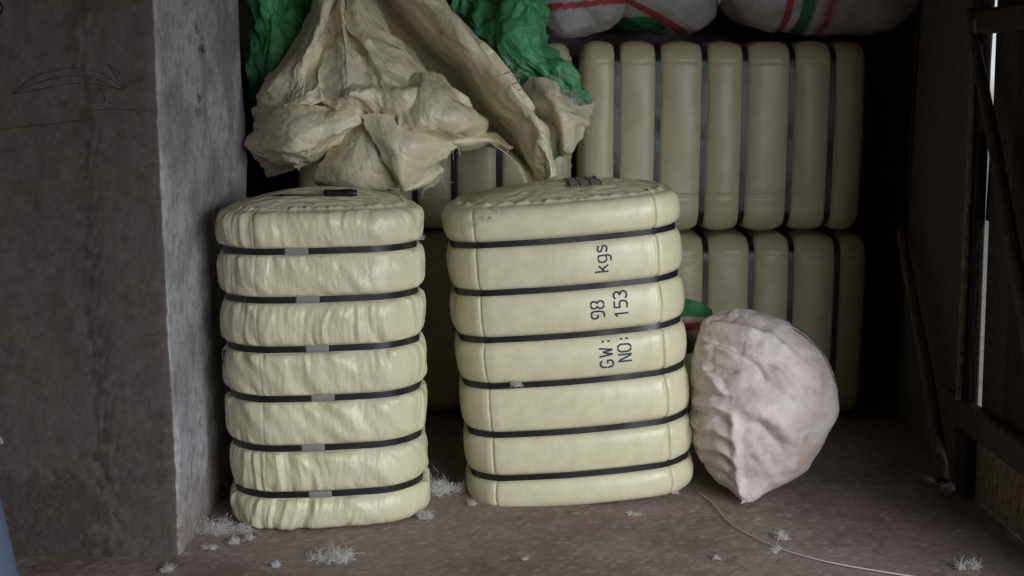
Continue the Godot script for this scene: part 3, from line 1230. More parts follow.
func floor_sack() -> void:
	var c := Vector3(0.78, 0.305, -3.735)
	var o := thing("woven_sack", "bulging grubby white woven sack on the floor beside the smooth bale", "sack", Vector3(c.x, 0, c.z), "white woven sacks")
	var zf := -3.56
	var folds := []
	for l in [   # pixel paths, width in metres, height in metres
		[[[700, 340], [725, 345], [755, 352], [785, 372]], 0.012, -0.016],
		[[[700, 330], [740, 334], [772, 342], [800, 362]], 0.016, 0.014],
		[[[730, 346], [755, 364], [766, 382]], 0.010, -0.012],
		[[[745, 344], [772, 366], [790, 396]], 0.014, 0.008],
		[[[770, 352], [800, 386], [812, 420]], 0.012, -0.005],
		[[[700, 372], [716, 384], [728, 402]], 0.012, 0.009],
		[[[732, 404], [752, 408], [776, 422], [800, 446]], 0.018, 0.009],
		[[[738, 416], [758, 424], [776, 440], [786, 458]], 0.014, -0.006],
		[[[731, 404], [734, 430], [738, 470], [745, 506]], 0.012, 0.011],
		[[[690, 404], [712, 398], [732, 398]], 0.010, -0.011],
		[[[692, 425], [715, 418], [735, 424]], 0.010, -0.012],
		[[[694, 414], [716, 408], [733, 412]], 0.008, 0.008],
		[[[694, 446], [716, 440], [737, 448]], 0.010, -0.012],
		[[[694, 436], [716, 430], [736, 437]], 0.008, 0.008],
		[[[700, 464], [722, 460], [740, 470]], 0.010, -0.012],
		[[[706, 482], [724, 478], [742, 488]], 0.009, -0.010],
		[[[700, 455], [720, 450], [738, 459]], 0.008, 0.008],
		[[[695, 385], [715, 370], [742, 372]], 0.010, -0.009],
		[[[696, 360], [716, 352], [740, 356]], 0.010, 0.009],
		[[[745, 440], [770, 470], [785, 492]], 0.014, 0.004],
	]:
		var pp := []
		for q in l[0]:
			var v := at(q[0], q[1], zf)
			pp.append(Vector2(v.x, v.y))
		folds.append([pp, l[1], l[2]])
	var nu := 300
	var nv := 200
	var rows := []
	var cols := []
	var neck := Vector3(-0.62, 0.74, 0.12).normalized()
	var spot := at(806, 455, zf)
	for j in nv + 1:
		var th := PI * clampf(j / float(nv), 0.004, 0.996)
		var row := PackedVector3Array()
		var cr := PackedColorArray()
		for i in nu:
			var ph := TAU * i / nu
			var d := Vector3(sin(th) * cos(ph), cos(th), sin(th) * sin(ph))
			var p := Vector3(d.x * (0.248 if d.x > 0 else 0.225), d.y * 0.30, d.z * 0.215)
			# egg: fuller at the lower right, drawn out to the neck, pinched to a corner underneath
			p.x *= 1.0 + 0.05 * d.x * (1.0 - absf(d.y)) - 0.10 * maxf(0, -d.y) * maxf(0.0, -d.x)
			p.x -= 0.055 * maxf(0.0, d.y) * d.y - 0.015 * d.y
			p += neck * 0.035 * exp(-pow(d.angle_to(neck) / 0.34, 2))
			var corner := Vector3(-0.1, -0.84, 0.55).normalized()
			p += corner * 0.05 * exp(-pow(d.angle_to(corner) / 0.22, 2))
			var w := c + p
			var out := 0.006 * n_c.get_noise_3dv(w * 2.2)
			out += 0.015 * crumple(w)
			if d.z > -0.2:
				out += 1.35 * crease(Vector2(w.x, w.y), folds) * clampf(d.z * 2.0 + 0.4, 0, 1)
			w += d * out
			if w.y < 0.012:
				w.y = 0.002 + 0.01 * exp((w.y - 0.012) * 30.0)
			row.append(w - Vector3(c.x, 0, c.z))
			var col := lin(234, 222, 217)
			col = col.lerp(lin(204, 186, 178), clampf(0.3 + n_c.get_noise_3dv(w * 2.0) * 1.3, 0, 0.6))
			col = col.lerp(lin(176, 158, 150), clampf(n_c.get_noise_3dv(w * 5.0) * 1.0 - 0.1, 0, 0.35))
			# rust-coloured stain low on the right
			var st := Vector2(w.x - spot.x, (w.y - spot.y) * 0.55).length()
			col = col.lerp(lin(196, 140, 112), clampf(0.75 - st / 0.06 + n_c.get_noise_3dv(w * 6.0) * 0.7, 0, 0.4))
			if d.x > 0.5 and d.y > -0.35:
				if d.z < 0.30 and d.z > 0.24: col = lin(150, 62, 60)
				elif d.z < 0.2 and d.z > 0.05: col = lin(92, 120, 100)
				elif d.z < 0.0 and d.z > -0.07: col = lin(150, 62, 60)
			cr.append(col)
		rows.append(row)
		cols.append(cr)
	var mb := MB.new()
	mb.rows(rows, true, cols)
	put(mb, "body", M.sack, o)
	# gathered mouth with a printed hem, folded over behind the bale
	mb = MB.new()
	var ctrl := px_rows([
		[[664, 303, -3.98], [682, 299, -3.93], [698, 301, -3.90], [712, 309, -3.92]],
		[[666, 316, -3.93], [684, 312, -3.88], [700, 313, -3.86], [713, 316, -3.88]],
		[[670, 328, -3.92], [686, 326, -3.86], [702, 324, -3.84], [714, 322, -3.86]],
		[[676, 343, -3.95], [690, 340, -3.87], [704, 335, -3.84], [718, 330, -3.86]],
		[[684, 356, -3.97], [696, 350, -3.89], [708, 342, -3.86], [724, 336, -3.88]],
	])
	for r in ctrl:
		for k in r.size():
			r[k] -= Vector3(c.x, 0, c.z)
	sheet(mb, ctrl, 44, 50, 0.016, 0.004, 0.003, func(u, v, q):
		if v < 0.34: return lin(66, 128, 86)
		if v > 0.44 and v < 0.60: return lin(190, 88, 92)
		return lin(206, 196, 192))
	var mo := put(mb, "gathered_mouth", M.sack, o)
	mo.set_meta("label", "hem printed with a green and a red band")
	# knot of string ends at the lower corner
	mb = MB.new()
	var tip := at(744, 506, -3.60) - Vector3(c.x, 0, c.z)
	tip.y = maxf(tip.y, 0.012)
	var rng := RandomNumberGenerator.new()
	rng.seed = 9
	for k in 6:
		mb.tube(curl(rng, tip, Vector3(rng.randf_range(-1, 1), rng.randf_range(-0.3, 1), rng.randf_range(0, 1)), 0.02, 5, 0.5, 0.004 ), 0.0035, 4)
	put(mb, "corner_knot", M.fibre, o)

func pillow(o: Node3D, c: Vector3, half: Vector3, basis: Basis, seed_: int, stripe: Callable) -> void:
	var nu := 160
	var nv := 200
	var rows := []
	var cols := []
	for j in nv + 1:
		var th := PI * clampf(j / float(nv), 0.004, 0.996)
		var row := PackedVector3Array()
		var cr := PackedColorArray()
		for i in nu:
			var ph := TAU * i / nu
			var d := Vector3(cos(th), sin(th) * sin(ph), sin(th) * cos(ph))
			# a stuffed bag: blunt ends, flattened under its own weight
			var e := func(t: float, k: float) -> float: return signf(t) * pow(absf(t), k)
			var p := Vector3(e.call(d.x, 0.6) * half.x, e.call(d.y, 0.8) * half.y, e.call(d.z, 0.75) * half.z)
			var off := Vector3(seed_, 0, 0)
			p += d * (0.02 * n_c.get_noise_3dv(p * 1.5 + off) + 0.012 * crumple(p * 0.5 + off))
			row.append(basis * p)
			var col := lin(186, 180, 182).lerp(lin(156, 150, 150), clampf(0.4 + n_c.get_noise_3dv(p * 2.0 + off), 0, 1))
			var sc = stripe.call(p)
			cr.append(sc if sc != null else col)
		rows.append(row)
		cols.append(cr)
	var mb := MB.new()
	mb.rows(rows, true, cols)
	o.position = c
	put(mb, "body", M.sack, o)
	# sewn end seam
	mb = MB.new()
	var path := []
	for k in 25:
		var t := k / 24.0 * 2.0 - 1.0
		path.append(basis * Vector3(half.x * 0.985, 0.012 * sin(k * 1.7), t * half.z * 0.6))
	mb.tube(path, 0.008, 6)
	put(mb, "sewn_end", M.fibre, o)

func upper_sacks() -> void:
	var red := lin(158, 60, 66)
	var green := lin(48, 112, 70)
	var o := thing("woven_sack", "plump white sack with upright green and red stripes above the bale", "sack", Vector3.ZERO, "white woven sacks")
	pillow(o, Vector3(1.17, 1.685, -4.74), Vector3(0.38, 0.19, 0.26), Basis(Vector3.FORWARD, 0.03), 4, func(p):
		if absf(p.x + 0.15) < 0.013 or absf(p.x + 0.0) < 0.013: return red
		if absf(p.x + 0.075) < 0.026: return green
		return null)
	o = thing("woven_sack", "white sack with slanting red stripe and green underside lying on bale", "sack", Vector3.ZERO, "white woven sacks")
	pillow(o, Vector3(0.585, 1.645, -4.84), Vector3(0.215, 0.14, 0.24), Basis(Vector3.FORWARD, 0.10), 9, func(p):
		if absf(p.y + 0.075 + 0.38 * (p.x + 0.07)) < 0.011: return red
		if p.y < -0.095 and p.x < 0.02 and p.y < -0.11 + 0.1 * p.x + 0.02: return green
		return null)
	o = thing("woven_sack", "white sack with one level red stripe beside the green sheet", "sack", Vector3.ZERO, "white woven sacks")
	pillow(o, Vector3(0.24, 1.665, -4.60), Vector3(0.17, 0.19, 0.19), Basis(Vector3.FORWARD, -0.25), 14, func(p):
		if absf(p.y + 0.08 + 0.15 * p.x) < 0.011: return red
		return null)

# ---------------------------------------------------------------- wrappers
func wrappers() -> void:
	var o := thing("crumpled_wrapper", "crumpled cream woven wrapper slumped over the tops of both standing bales", "wrapper")
	var A := px_rows([
		[[318, -34, -4.62], [325, -34, -4.55], [331, -34, -4.52], [338, -34, -4.55], [344, -34, -4.5], [351, -34, -4.55], [358, -34, -4.52], [364, -34, -4.55], [370, -34, -4.62]],
		[[314, -12, -4.35], [322, -12, -4.24], [329, -14, -4.14], [336, -14, -4.24], [343, -14, -4.12], [349, -14, -4.23], [355, -14, -4.13], [361, -13, -4.22], [368, -12, -4.35]],
		[[300, 25, -4.25], [310, 24, -4.14], [320, 22, -4.02], [331, 22, -4.12], [342, 22, -4.0], [352, 23, -4.11], [362, 24, -4.02], [373, 25, -4.12], [384, 26, -4.25]],
		[[276, 65, -4.2], [291, 62, -4.04], [306, 60, -3.98], [326, 57, -4.03], [345, 55, -3.94], [363, 56, -4.0], [382, 58, -3.97], [397, 57, -4.07], [412, 56, -4.2]],
		[[258, 95, -4.15], [279, 93, -3.99], [300, 92, -3.92], [323, 88, -3.95], [345, 85, -3.87], [370, 83, -3.92], [395, 82, -3.9], [416, 80, -4.0], [436, 78, -4.1]],
		[[249, 108, -4.12], [275, 106, -3.94], [300, 104, -3.87], [326, 101, -3.9], [352, 98, -3.83], [378, 98, -3.88], [405, 98, -3.86], [428, 97, -3.96], [450, 95, -4.05]],
		[[253, 120, -4.2], [276, 116, -4.06], [300, 112, -3.98], [327, 111, -3.98], [355, 112, -3.92], [382, 116, -3.93], [410, 120, -3.92], [432, 121, -4.0], [455, 122, -4.08]],
	])
	var mb := MB.new()
	sheet(mb, A, 230, 200, 0.06, 0.006, 0.003, null, 0.0, Vector2(1.25, 0.6))
	put(mb, "hanging_sheet", M.cloth, o)
	var parts := [
		["folded_corner", 110, 100, 0.034, [
			[[400, 90, -4.05], [420, 70, -4.0], [438, 74, -4.06], [450, 88, -4.16]],
			[[402, 105, -3.9], [425, 92, -3.86], [455, 95, -3.92], [474, 109, -4.1]],
			[[398, 125, -3.86], [430, 118, -3.82], [464, 116, -3.86], [485, 123, -4.05]],
			[[392, 140, -3.9], [428, 134, -3.86], [458, 135, -3.88], [483, 137, -4.05]],
			[[398, 149, -4.0], [430, 143, -3.98], [460, 144, -4.0], [484, 141, -4.15]]]],
		["turned_under_fold", 150, 100, 0.05, [
			[[254, 110, -4.16], [285, 106, -3.97], [320, 106, -3.94], [356, 110, -3.94]],
			[[248, 130, -4.12], [285, 128, -3.86], [322, 122, -3.86], [364, 118, -3.92]],
			[[252, 150, -4.12], [288, 150, -3.86], [320, 140, -3.88], [362, 126, -3.95]],
			[[258, 168, -4.15], [288, 168, -3.93], [312, 158, -3.96], [352, 140, -4.0]],
			[[268, 176, -4.25], [290, 172, -4.08], [308, 165, -4.08], [346, 150, -4.1]]]],
		["smooth_flap", 90, 90, 0.012, [
			[[354, 122, -3.97], [364, 117, -3.94], [376, 119, -3.95], [392, 124, -3.99]],
			[[335, 145, -3.98], [352, 144, -3.91], [376, 144, -3.89], [402, 148, -3.93]],
			[[319, 167, -3.99], [345, 168, -3.89], [376, 168, -3.87], [404, 168, -3.91]],
			[[314, 181, -4.01], [342, 186, -3.93], [372, 188, -3.91], [406, 189, -3.93]],
			[[320, 186, -4.08], [345, 189, -4.02], [374, 190, -4.0], [404, 190, -4.02]]]],
		["pointed_flap", 100, 100, 0.024, [
			[[360, 114, -3.9], [395, 116, -3.88], [425, 128, -3.9], [456, 139, -3.98]],
			[[372, 138, -3.86], [395, 140, -3.8], [425, 142, -3.83], [458, 146, -3.96]],
			[[385, 160, -3.85], [400, 162, -3.8], [420, 160, -3.84], [448, 155, -3.95]],
			[[395, 180, -3.86], [402, 180, -3.83], [415, 174, -3.87], [440, 162, -3.96]],
			[[400, 191, -3.88], [405, 190, -3.87], [412, 183, -3.9], [434, 168, -3.98]]]],
		["torn_edge", 80, 50, 0.03, [
			[[388, 178, -3.95], [405, 180, -3.93], [425, 170, -3.95], [436, 163, -4.0]],
			[[392, 190, -3.9], [408, 190, -3.88], [428, 180, -3.92], [443, 170, -3.98]],
			[[398, 193, -3.95], [410, 192, -3.95], [430, 187, -3.98], [440, 177, -4.05]]]],
		["rolled_side", 140, 220, 0.03, [
			[[350, -38, -4.7], [372, -38, -4.75], [392, -38, -4.65], [405, -38, -4.55], [425, -38, -4.55], [440, -30, -4.6]],
			[[352, -12, -4.3], [372, -12, -4.42], [388, -12, -4.28], [398, -12, -4.12], [424, -14, -4.06], [444, -6, -4.2]],
			[[372, 24, -4.3], [392, 22, -4.42], [408, 18, -4.24], [420, 15, -4.07], [447, 11, -4.0], [466, 24, -4.16]],
			[[400, 62, -4.3], [422, 56, -4.4], [440, 52, -4.2], [452, 48, -4.02], [478, 43, -3.95], [494, 58, -4.12]],
			[[435, 96, -4.25], [456, 90, -4.36], [472, 87, -4.15], [484, 84, -3.98], [506, 78, -3.91], [521, 94, -4.08]],
			[[465, 122, -4.15], [483, 118, -4.28], [497, 116, -4.1], [509, 113, -3.94], [528, 107, -3.88], [542, 122, -4.04]],
			[[490, 140, -4.0], [503, 140, -4.16], [516, 141, -4.05], [526, 138, -3.92], [543, 133, -3.86], [554, 148, -4.02]],
			[[516, 160, -3.95], [524, 163, -4.06], [532, 165, -4.0], [540, 163, -3.92], [550, 160, -3.87], [557, 171, -3.98]],
			[[526, 184, -3.9], [532, 183, -3.95], [538, 181, -3.94], [545, 180, -3.9], [552, 177, -3.88], [558, 177, -3.95]]]],
		["curled_hem", 60, 24, 0.012, [
			[[430, 131, -4.0], [460, 134, -4.0], [492, 133, -4.05], [513, 146, -3.98]],
			[[440, 140, -3.95], [462, 142, -3.95], [490, 140, -4.0], [509, 149, -3.95]],
			[[446, 147, -4.0], [466, 150, -4.02], [488, 147, -4.05], [506, 153, -4.0]]]],
		["ruffled_end", 110, 110, 0.045, [
			[[512, 88, -4.17], [532, 77, -4.13], [552, 86, -4.11], [570, 101, -4.12], [593, 106, -4.15]],
			[[528, 106, -4.1], [545, 99, -4.05], [560, 108, -4.0], [575, 112, -4.04], [592, 116, -4.1]],
			[[540, 125, -4.1], [552, 122, -4.05], [563, 125, -4.0], [576, 124, -4.04], [588, 127, -4.1]],
			[[548, 145, -4.12], [556, 142, -4.08], [564, 143, -4.04], [572, 142, -4.06], [580, 139, -4.1]],
			[[552, 158, -4.14], [560, 154, -4.12], [566, 152, -4.1], [570, 153, -4.1], [575, 150, -4.12]]]],
	]
	for q in parts:
		mb = MB.new()
		sheet(mb, px_rows(q[4]), q[1], q[2], q[3], 0.014, 0.003, null, 0.0, Vector2(0.7, 1.1) if q[0] == "turned_under_fold" else Vector2(0.9, 0.8))
		put(mb, q[0], M.cloth, o)
	var spots := []
	for q in [[378, 160, -3.83], [374, 150, -3.83], [436, 172, -3.96], [400, 190, -3.86], [440, 178, -3.97], [428, 184, -3.95], [456, 146, -3.96], [355, 143, -3.9]]:
		spots.append(at(q[0], q[1], q[2]))
	threads(o, 5, spots, 8, 0.045, 0.0007, M.fibre)

	var g := thing("green_sheet", "torn bright green woven sheet hanging behind the cream wrapper", "sheet")
	mb = MB.new()
	sheet(mb, px_rows([
		[[446, -36, -4.66], [475, -36, -4.62], [505, -36, -4.6], [530, -36, -4.6], [550, -36, -4.62]],
		[[446, -12, -4.36], [475, -12, -4.3], [505, -12, -4.22], [530, -12, -4.22], [549, -12, -4.3]],
		[[458, 20, -4.38], [482, 18, -4.26], [508, 15, -4.15], [535, 12, -4.17], [557, 18, -4.28]],
		[[474, 48, -4.36], [495, 45, -4.24], [515, 42, -4.14], [538, 38, -4.16], [552, 33, -4.3]],
		[[490, 75, -4.32], [508, 72, -4.24], [528, 68, -4.16], [550, 62, -4.15], [562, 56, -4.22]],
		[[506, 95, -4.3], [523, 92, -4.24], [548, 88, -4.18], [570, 82, -4.15], [581, 78, -4.2]],
		[[518, 112, -4.3], [538, 111, -4.26], [560, 109, -4.2], [585, 105, -4.18], [597, 98, -4.2]],
	]), 170, 200, 0.085, 0.03, 0.003, null, 0.0, Vector2(1.2, 0.65))
	put(mb, "draped_sheet", M.green, g)
	mb = MB.new()
	sheet(mb, px_rows([
		[[244, -36, -4.66], [262, -36, -4.6], [285, -36, -4.6], [325, -36, -4.66]],
		[[246, -14, -4.36], [262, -14, -4.28], [285, -14, -4.26], [322, -14, -4.4]],
		[[247, 18, -4.34], [268, 15, -4.24], [290, 20, -4.28], [315, 20, -4.4]],
		[[250, 50, -4.36], [268, 50, -4.26], [288, 50, -4.3], [305, 50, -4.4]],
		[[252, 85, -4.36], [265, 85, -4.28], [280, 85, -4.3], [295, 90, -4.38]],
		[[254, 112, -4.36], [266, 114, -4.3], [280, 112, -4.3], [292, 112, -4.36]],
	]), 110, 170, 0.07, 0.02, 0.003, null, 0.0, Vector2(1.2, 0.6))
	put(mb, "draped_sheet", M.green, g)
	spots = []
	for q in [[590, 108, -4.16], [592, 116, -4.14], [586, 104, -4.16], [558, 78, -4.12], [564, 88, -4.12], [572, 96, -4.12], [590, 130, -4.14], [580, 100, -4.13], [510, 62, -4.12], [516, 74, -4.13], [570, 90, -4.1]]:
		spots.append(at(q[0], q[1], q[2]))
	threads(g, 8, spots, 26, 0.04, 0.0004, M.fibre)
	mb = MB.new()
	sheet(mb, px_rows([
		[[544, 142, -4.16], [552, 139, -4.16], [558, 142, -4.16]],
		[[545, 152, -4.15], [552, 150, -4.14], [559, 151, -4.15]],
		[[547, 162, -4.16], [553, 161, -4.16], [558, 159, -4.16]],
	]), 16, 16, 0.02, 0.01)
	put(mb, "hanging_corner", M.green, g)

# ---------------------------------------------------------------- small things
func small_things() -> void:
	# knife lying on the creased bale
	var k0 := at(272, 198, -3.49)
	var k1 := at(357, 194, -3.49)
	var mid := (k0 + k1) / 2
	mid.y = 0.981
	var k := thing("knife", "long thin knife with black handle lying on the creased bale", "knife", mid)
	k.rotation_degrees = Vector3(0, -3, 0.5)
	var half := (k1 - k0).length() / 2
	var mb := MB.new()
	var hb := 0.25 * half
	mb.rows([
		PackedVector3Array([Vector3(-half, 0.002, 0.004), Vector3(-half * 0.85, 0.0025, 0.009), Vector3(-half * 0.4, 0.003, 0.012), Vector3(hb, 0.003, 0.013)]),
		PackedVector3Array([Vector3(-half, 0.004, 0.0), Vector3(-half * 0.85, 0.006, -0.001), Vector3(-half * 0.4, 0.007, -0.002), Vector3(hb, 0.007, -0.003)]),
		PackedVector3Array([Vector3(-half, 0.002, -0.002), Vector3(-half * 0.85, 0.003, -0.008), Vector3(-half * 0.4, 0.003, -0.011), Vector3(hb, 0.003, -0.012)]),
		PackedVector3Array([Vector3(-half, 0.0, 0.0), Vector3(-half * 0.85, 0.0, 0.0), Vector3(-half * 0.4, 0.0, 0.0), Vector3(hb, 0.0, 0.0)]),
		PackedVector3Array([Vector3(-half, 0.002, 0.004), Vector3(-half * 0.85, 0.0025, 0.009), Vector3(-half * 0.4, 0.003, 0.012), Vector3(hb, 0.003, 0.013)]),
	])
	put(mb, "blade", M.steel, k)
	mb = MB.new()
	mb.tube([Vector3(hb * 0.9, 0.008, 0), Vector3(hb * 1.1, 0.009, 0), Vector3(half * 0.6, 0.009, 0), Vector3(half * 0.85, 0.0095, 0), Vector3(half, 0.009, 0)], [0.009, 0.011, 0.010, 0.012, 0.009], 10)
	put(mb, "handle", M.handle, k)
	# fibre tufts
	var spots := [
		[[335, 561], Vector3(0.055, 0.032, 0.022), 60, "largest white fibre tuft on the open floor below the creased bale", 0.3],
		[[281, 567], Vector3(0.014, 0.02, 0.012), 22, "small white fibre wisp between the large tuft and the wall corner", 0.0],
		[[160, 571], Vector3(0.025, 0.016, 0.02), 26, "white fibre tuft in front of the wall corner", 0.5],
		[[222, 531], Vector3(0.075, 0.026, 0.035), 80, "wide fluffy fibre drift between the wall end and the creased bale", 0.2],
		[[240, 541], Vector3(0.03, 0.02, 0.02), 34, "white fibre clump by the front foot of the creased bale", 0.9],
		[[213, 548], Vector3(0.02, 0.012, 0.016), 20, "tiny fibre wisp beside the foot of the wall end", 0.9],
		[[422, 519], Vector3(0.035, 0.024, 0.02), 40, "white fibre tuft under the right foot of the creased bale", -0.4],
		[[447, 492], Vector3(0.06, 0.04, 0.04), 70, "fluffy fibre heap in the gap between the two standing bales", 0.1],
		[[474, 505], Vector3(0.018, 0.014, 0.014), 22, "fibre wisp at the near left foot of the smooth bale", 0.1],
		[[674, 494], Vector3(0.008, 0.024, 0.008), 16, "thin fibre wisp at the right foot of the smooth bale", 0.1],
		[[784, 537], Vector3(0.022, 0.015, 0.02), 30, "white fibre tuft on the floor in front of the tied sack", 0.6],
		[[775, 551], Vector3(0.02, 0.006, 0.016), 16, "flat faint fibre wisp beside the floor string", 0.2],
		[[969, 571], Vector3(0.028, 0.024, 0.02), 34, "white fibre tuft at the bottom edge below the plank door", 0.2],
		[[526, 560], Vector3(0.014, 0.008, 0.01), 14, "small lone fibre speck below the smooth bale", 0.3],
		[[716, 560], Vector3(0.012, 0.008, 0.01), 14, "small fibre speck between smooth bale and floor string", 0.3],
		[[636, 516], Vector3(0.022, 0.008, 0.014), 18, "faint fibre wisp in front of the lettered side of the smooth bale", 0.3],
		[[944, 488], Vector3(0.022, 0.02, 0.02), 24, "grey fibre fluff at the foot of the bamboo pole", 0.0],
		[[988, 481], Vector3(0.012, 0.018, 0.012), 18, "pale fibre wisp under the kick board beside the door post", 0.0],
		[[1019, 514], Vector3(0.016, 0.022, 0.016), 22, "pale fibre wisp under the kick board at the picture edge", 0.0],
	]
	var i := 0
	for s in spots:
		tuft(100 + i, on_floor(s[0][0], s[0][1]), s[1], s[2], s[3], s[4])
		i += 1
	tuft(150, at(521, 386, -3.575), Vector3(0.026, 0.012, 0.008), 26, "pale fibre tuft caught on a strap of the smooth bale", 0.1)
	tuft(151, at(247, 300, -3.41), Vector3(0.009, 0.012, 0.008), 14, "tiny pink-white fibre ball caught on a strap of the creased bale", 0.1)
	tuft(152, at(420, 240, -3.62), Vector3(0.012, 0.035, 0.012), 26, "wispy fibre strand on the right shoulder of the creased bale", 0.1)
	# pale string lying in an arc on the floor
	mb = MB.new()
	var ctrl := []
	for q in [[700, 494], [714, 505], [728, 522], [750, 536], [782, 550], [824, 562], [866, 570], [910, 577], [960, 584]]:
		ctrl.append(on_floor(q[0], q[1]) + Vector3(0, 0.003, 0))
	var path := []
	for q in 81:
		path.append(along(ctrl, q / 80.0))
	mb.tube(path, 0.0022, 5)
	var st := put(mb, "string", M.thread, self)
	tag(st, "pale thin string curving across the floor from the tied sack", "string")
	# paper scrap and iron peg on the wall face at the picture's edge
	mb = MB.new()
	var pc := at(0, 440, WALL_Z)
	mb.box(Vector3(-0.02, -0.012, 0), Vector3(0.008, 0.01, 0.006), 0.002, Transform3D(Basis(Vector3(0, 0, 1), 0.4), Vector3.ZERO))
	var sc := put(mb, "paper_scrap", M.paper, self, false, false)
	sc.position = Vector3(pc.x, pc.y, WALL_Z + wall_relief(pc) - 0.001)
	tag(sc, "small pale scrap stuck low on the brown wall face", "paper scrap")
	mb = MB.new()
	mb.tube([Vector3(0, 0, -0.02), Vector3(0, 0, 0.02), Vector3(0, 0, 0.024)], [0.026, 0.026, 0.02], 14)
	var peg := put(mb, "iron_peg", M.handle, self, false)
	var pp := at(-6, 8, WALL_Z)
	peg.position = Vector3(pp.x, pp.y, WALL_Z)
	tag(peg, "round black peg high in the brown wall face", "peg")

# ---------------------------------------------------------------- the person at the edge
# bones: [a, b, ra, rb]; one smooth surface round them all (surface nets)
func nets(mb: MB, bones: Array, cell: float, k: float) -> void:
	var lo := Vector3.ONE * 1e9
	var hi := -lo
	for q in bones:
		var r: float = maxf(q[2], q[3]) + cell * 4
		for p in [q[0], q[1]]:
			lo = lo.min(p - Vector3.ONE * r)
			hi = hi.max(p + Vector3.ONE * r)
	var nx := int((hi.x - lo.x) / cell) + 2
	var ny := int((hi.y - lo.y) / cell) + 2
	var nz := int((hi.z - lo.z) / cell) + 2
	var f := PackedFloat32Array()
	f.resize(nx * ny * nz)
	f.fill(1.0)
	for q in bones:
		var a: Vector3 = q[0]
		var ab: Vector3 = q[1] - a
		var l2 := maxf(1e-9, ab.length_squared())
		var r: float = maxf(q[2], q[3]) + k + cell * 2
		var mn: Vector3 = (q[0].min(q[1]) - Vector3.ONE * r - lo) / cell
		var mx: Vector3 = (q[0].max(q[1]) + Vector3.ONE * r - lo) / cell
		for z in range(maxi(0, int(mn.z)), mini(nz, int(mx.z) + 2)):
			for y in range(maxi(0, int(mn.y)), mini(ny, int(mx.y) + 2)):
				for x in range(maxi(0, int(mn.x)), mini(nx, int(mx.x) + 2)):
					var p := lo + Vector3(x, y, z) * cell
					var t := clampf((p - a).dot(ab) / l2, 0, 1)
					var d := p.distance_to(a + ab * t) - lerpf(q[2], q[3], t)
					var id := x + nx * (y + ny * z)
					var o := f[id]
					var h := maxf(k - absf(d - o), 0.0) / k
					f[id] = minf(d, o) - h * h * k * 0.25
	var cells := PackedInt32Array()
	cells.resize(nx * ny * nz)
	cells.fill(-1)
	var cs := [Vector3i(0, 0, 0), Vector3i(1, 0, 0), Vector3i(0, 1, 0), Vector3i(1, 1, 0), Vector3i(0, 0, 1), Vector3i(1, 0, 1), Vector3i(0, 1, 1), Vector3i(1, 1, 1)]
	var es := [[0, 1], [2, 3], [4, 5], [6, 7], [0, 2], [1, 3], [4, 6], [5, 7], [0, 4], [1, 5], [2, 6], [3, 7]]
	for z in nz - 1:
		for y in ny - 1:
			for x in nx - 1:
				var v := []
				var neg := 0
				for c in cs:
					var q: float = f[x + c.x + nx * (y + c.y + ny * (z + c.z))]
					v.append(q)
					if q < 0: neg += 1
				if neg == 0 or neg == 8:
					continue
				var sum := Vector3.ZERO
				var n := 0
				for e in es:
					var a: float = v[e[0]]
					var b: float = v[e[1]]
					if (a < 0) != (b < 0):
						sum += Vector3(cs[e[0]]).lerp(Vector3(cs[e[1]]), a / (a - b))
						n += 1
				cells[x + nx * (y + ny * z)] = mb.vert(lo + (Vector3(x, y, z) + sum / n) * cell)
	var st := [1, nx, nx * ny]
	for z in range(1, nz - 1):
		for y in range(1, ny - 1):
			for x in range(1, nx - 1):
				var id := x + nx * (y + ny * z)
				for ax in 3:
					var a := f[id]
					var b: float = f[id + st[ax]]
					if (a < 0) == (b < 0):
						continue
					var u: int = st[(ax + 1) % 3]
					var w: int = st[(ax + 2) % 3]
					var q := [cells[id - u - w], cells[id - w], cells[id], cells[id - u]]
					if q.has(-1):
						continue
					if a < 0: mb.quad(q[0], q[3], q[2], q[1])
					else: mb.quad(q[0], q[1], q[2], q[3])

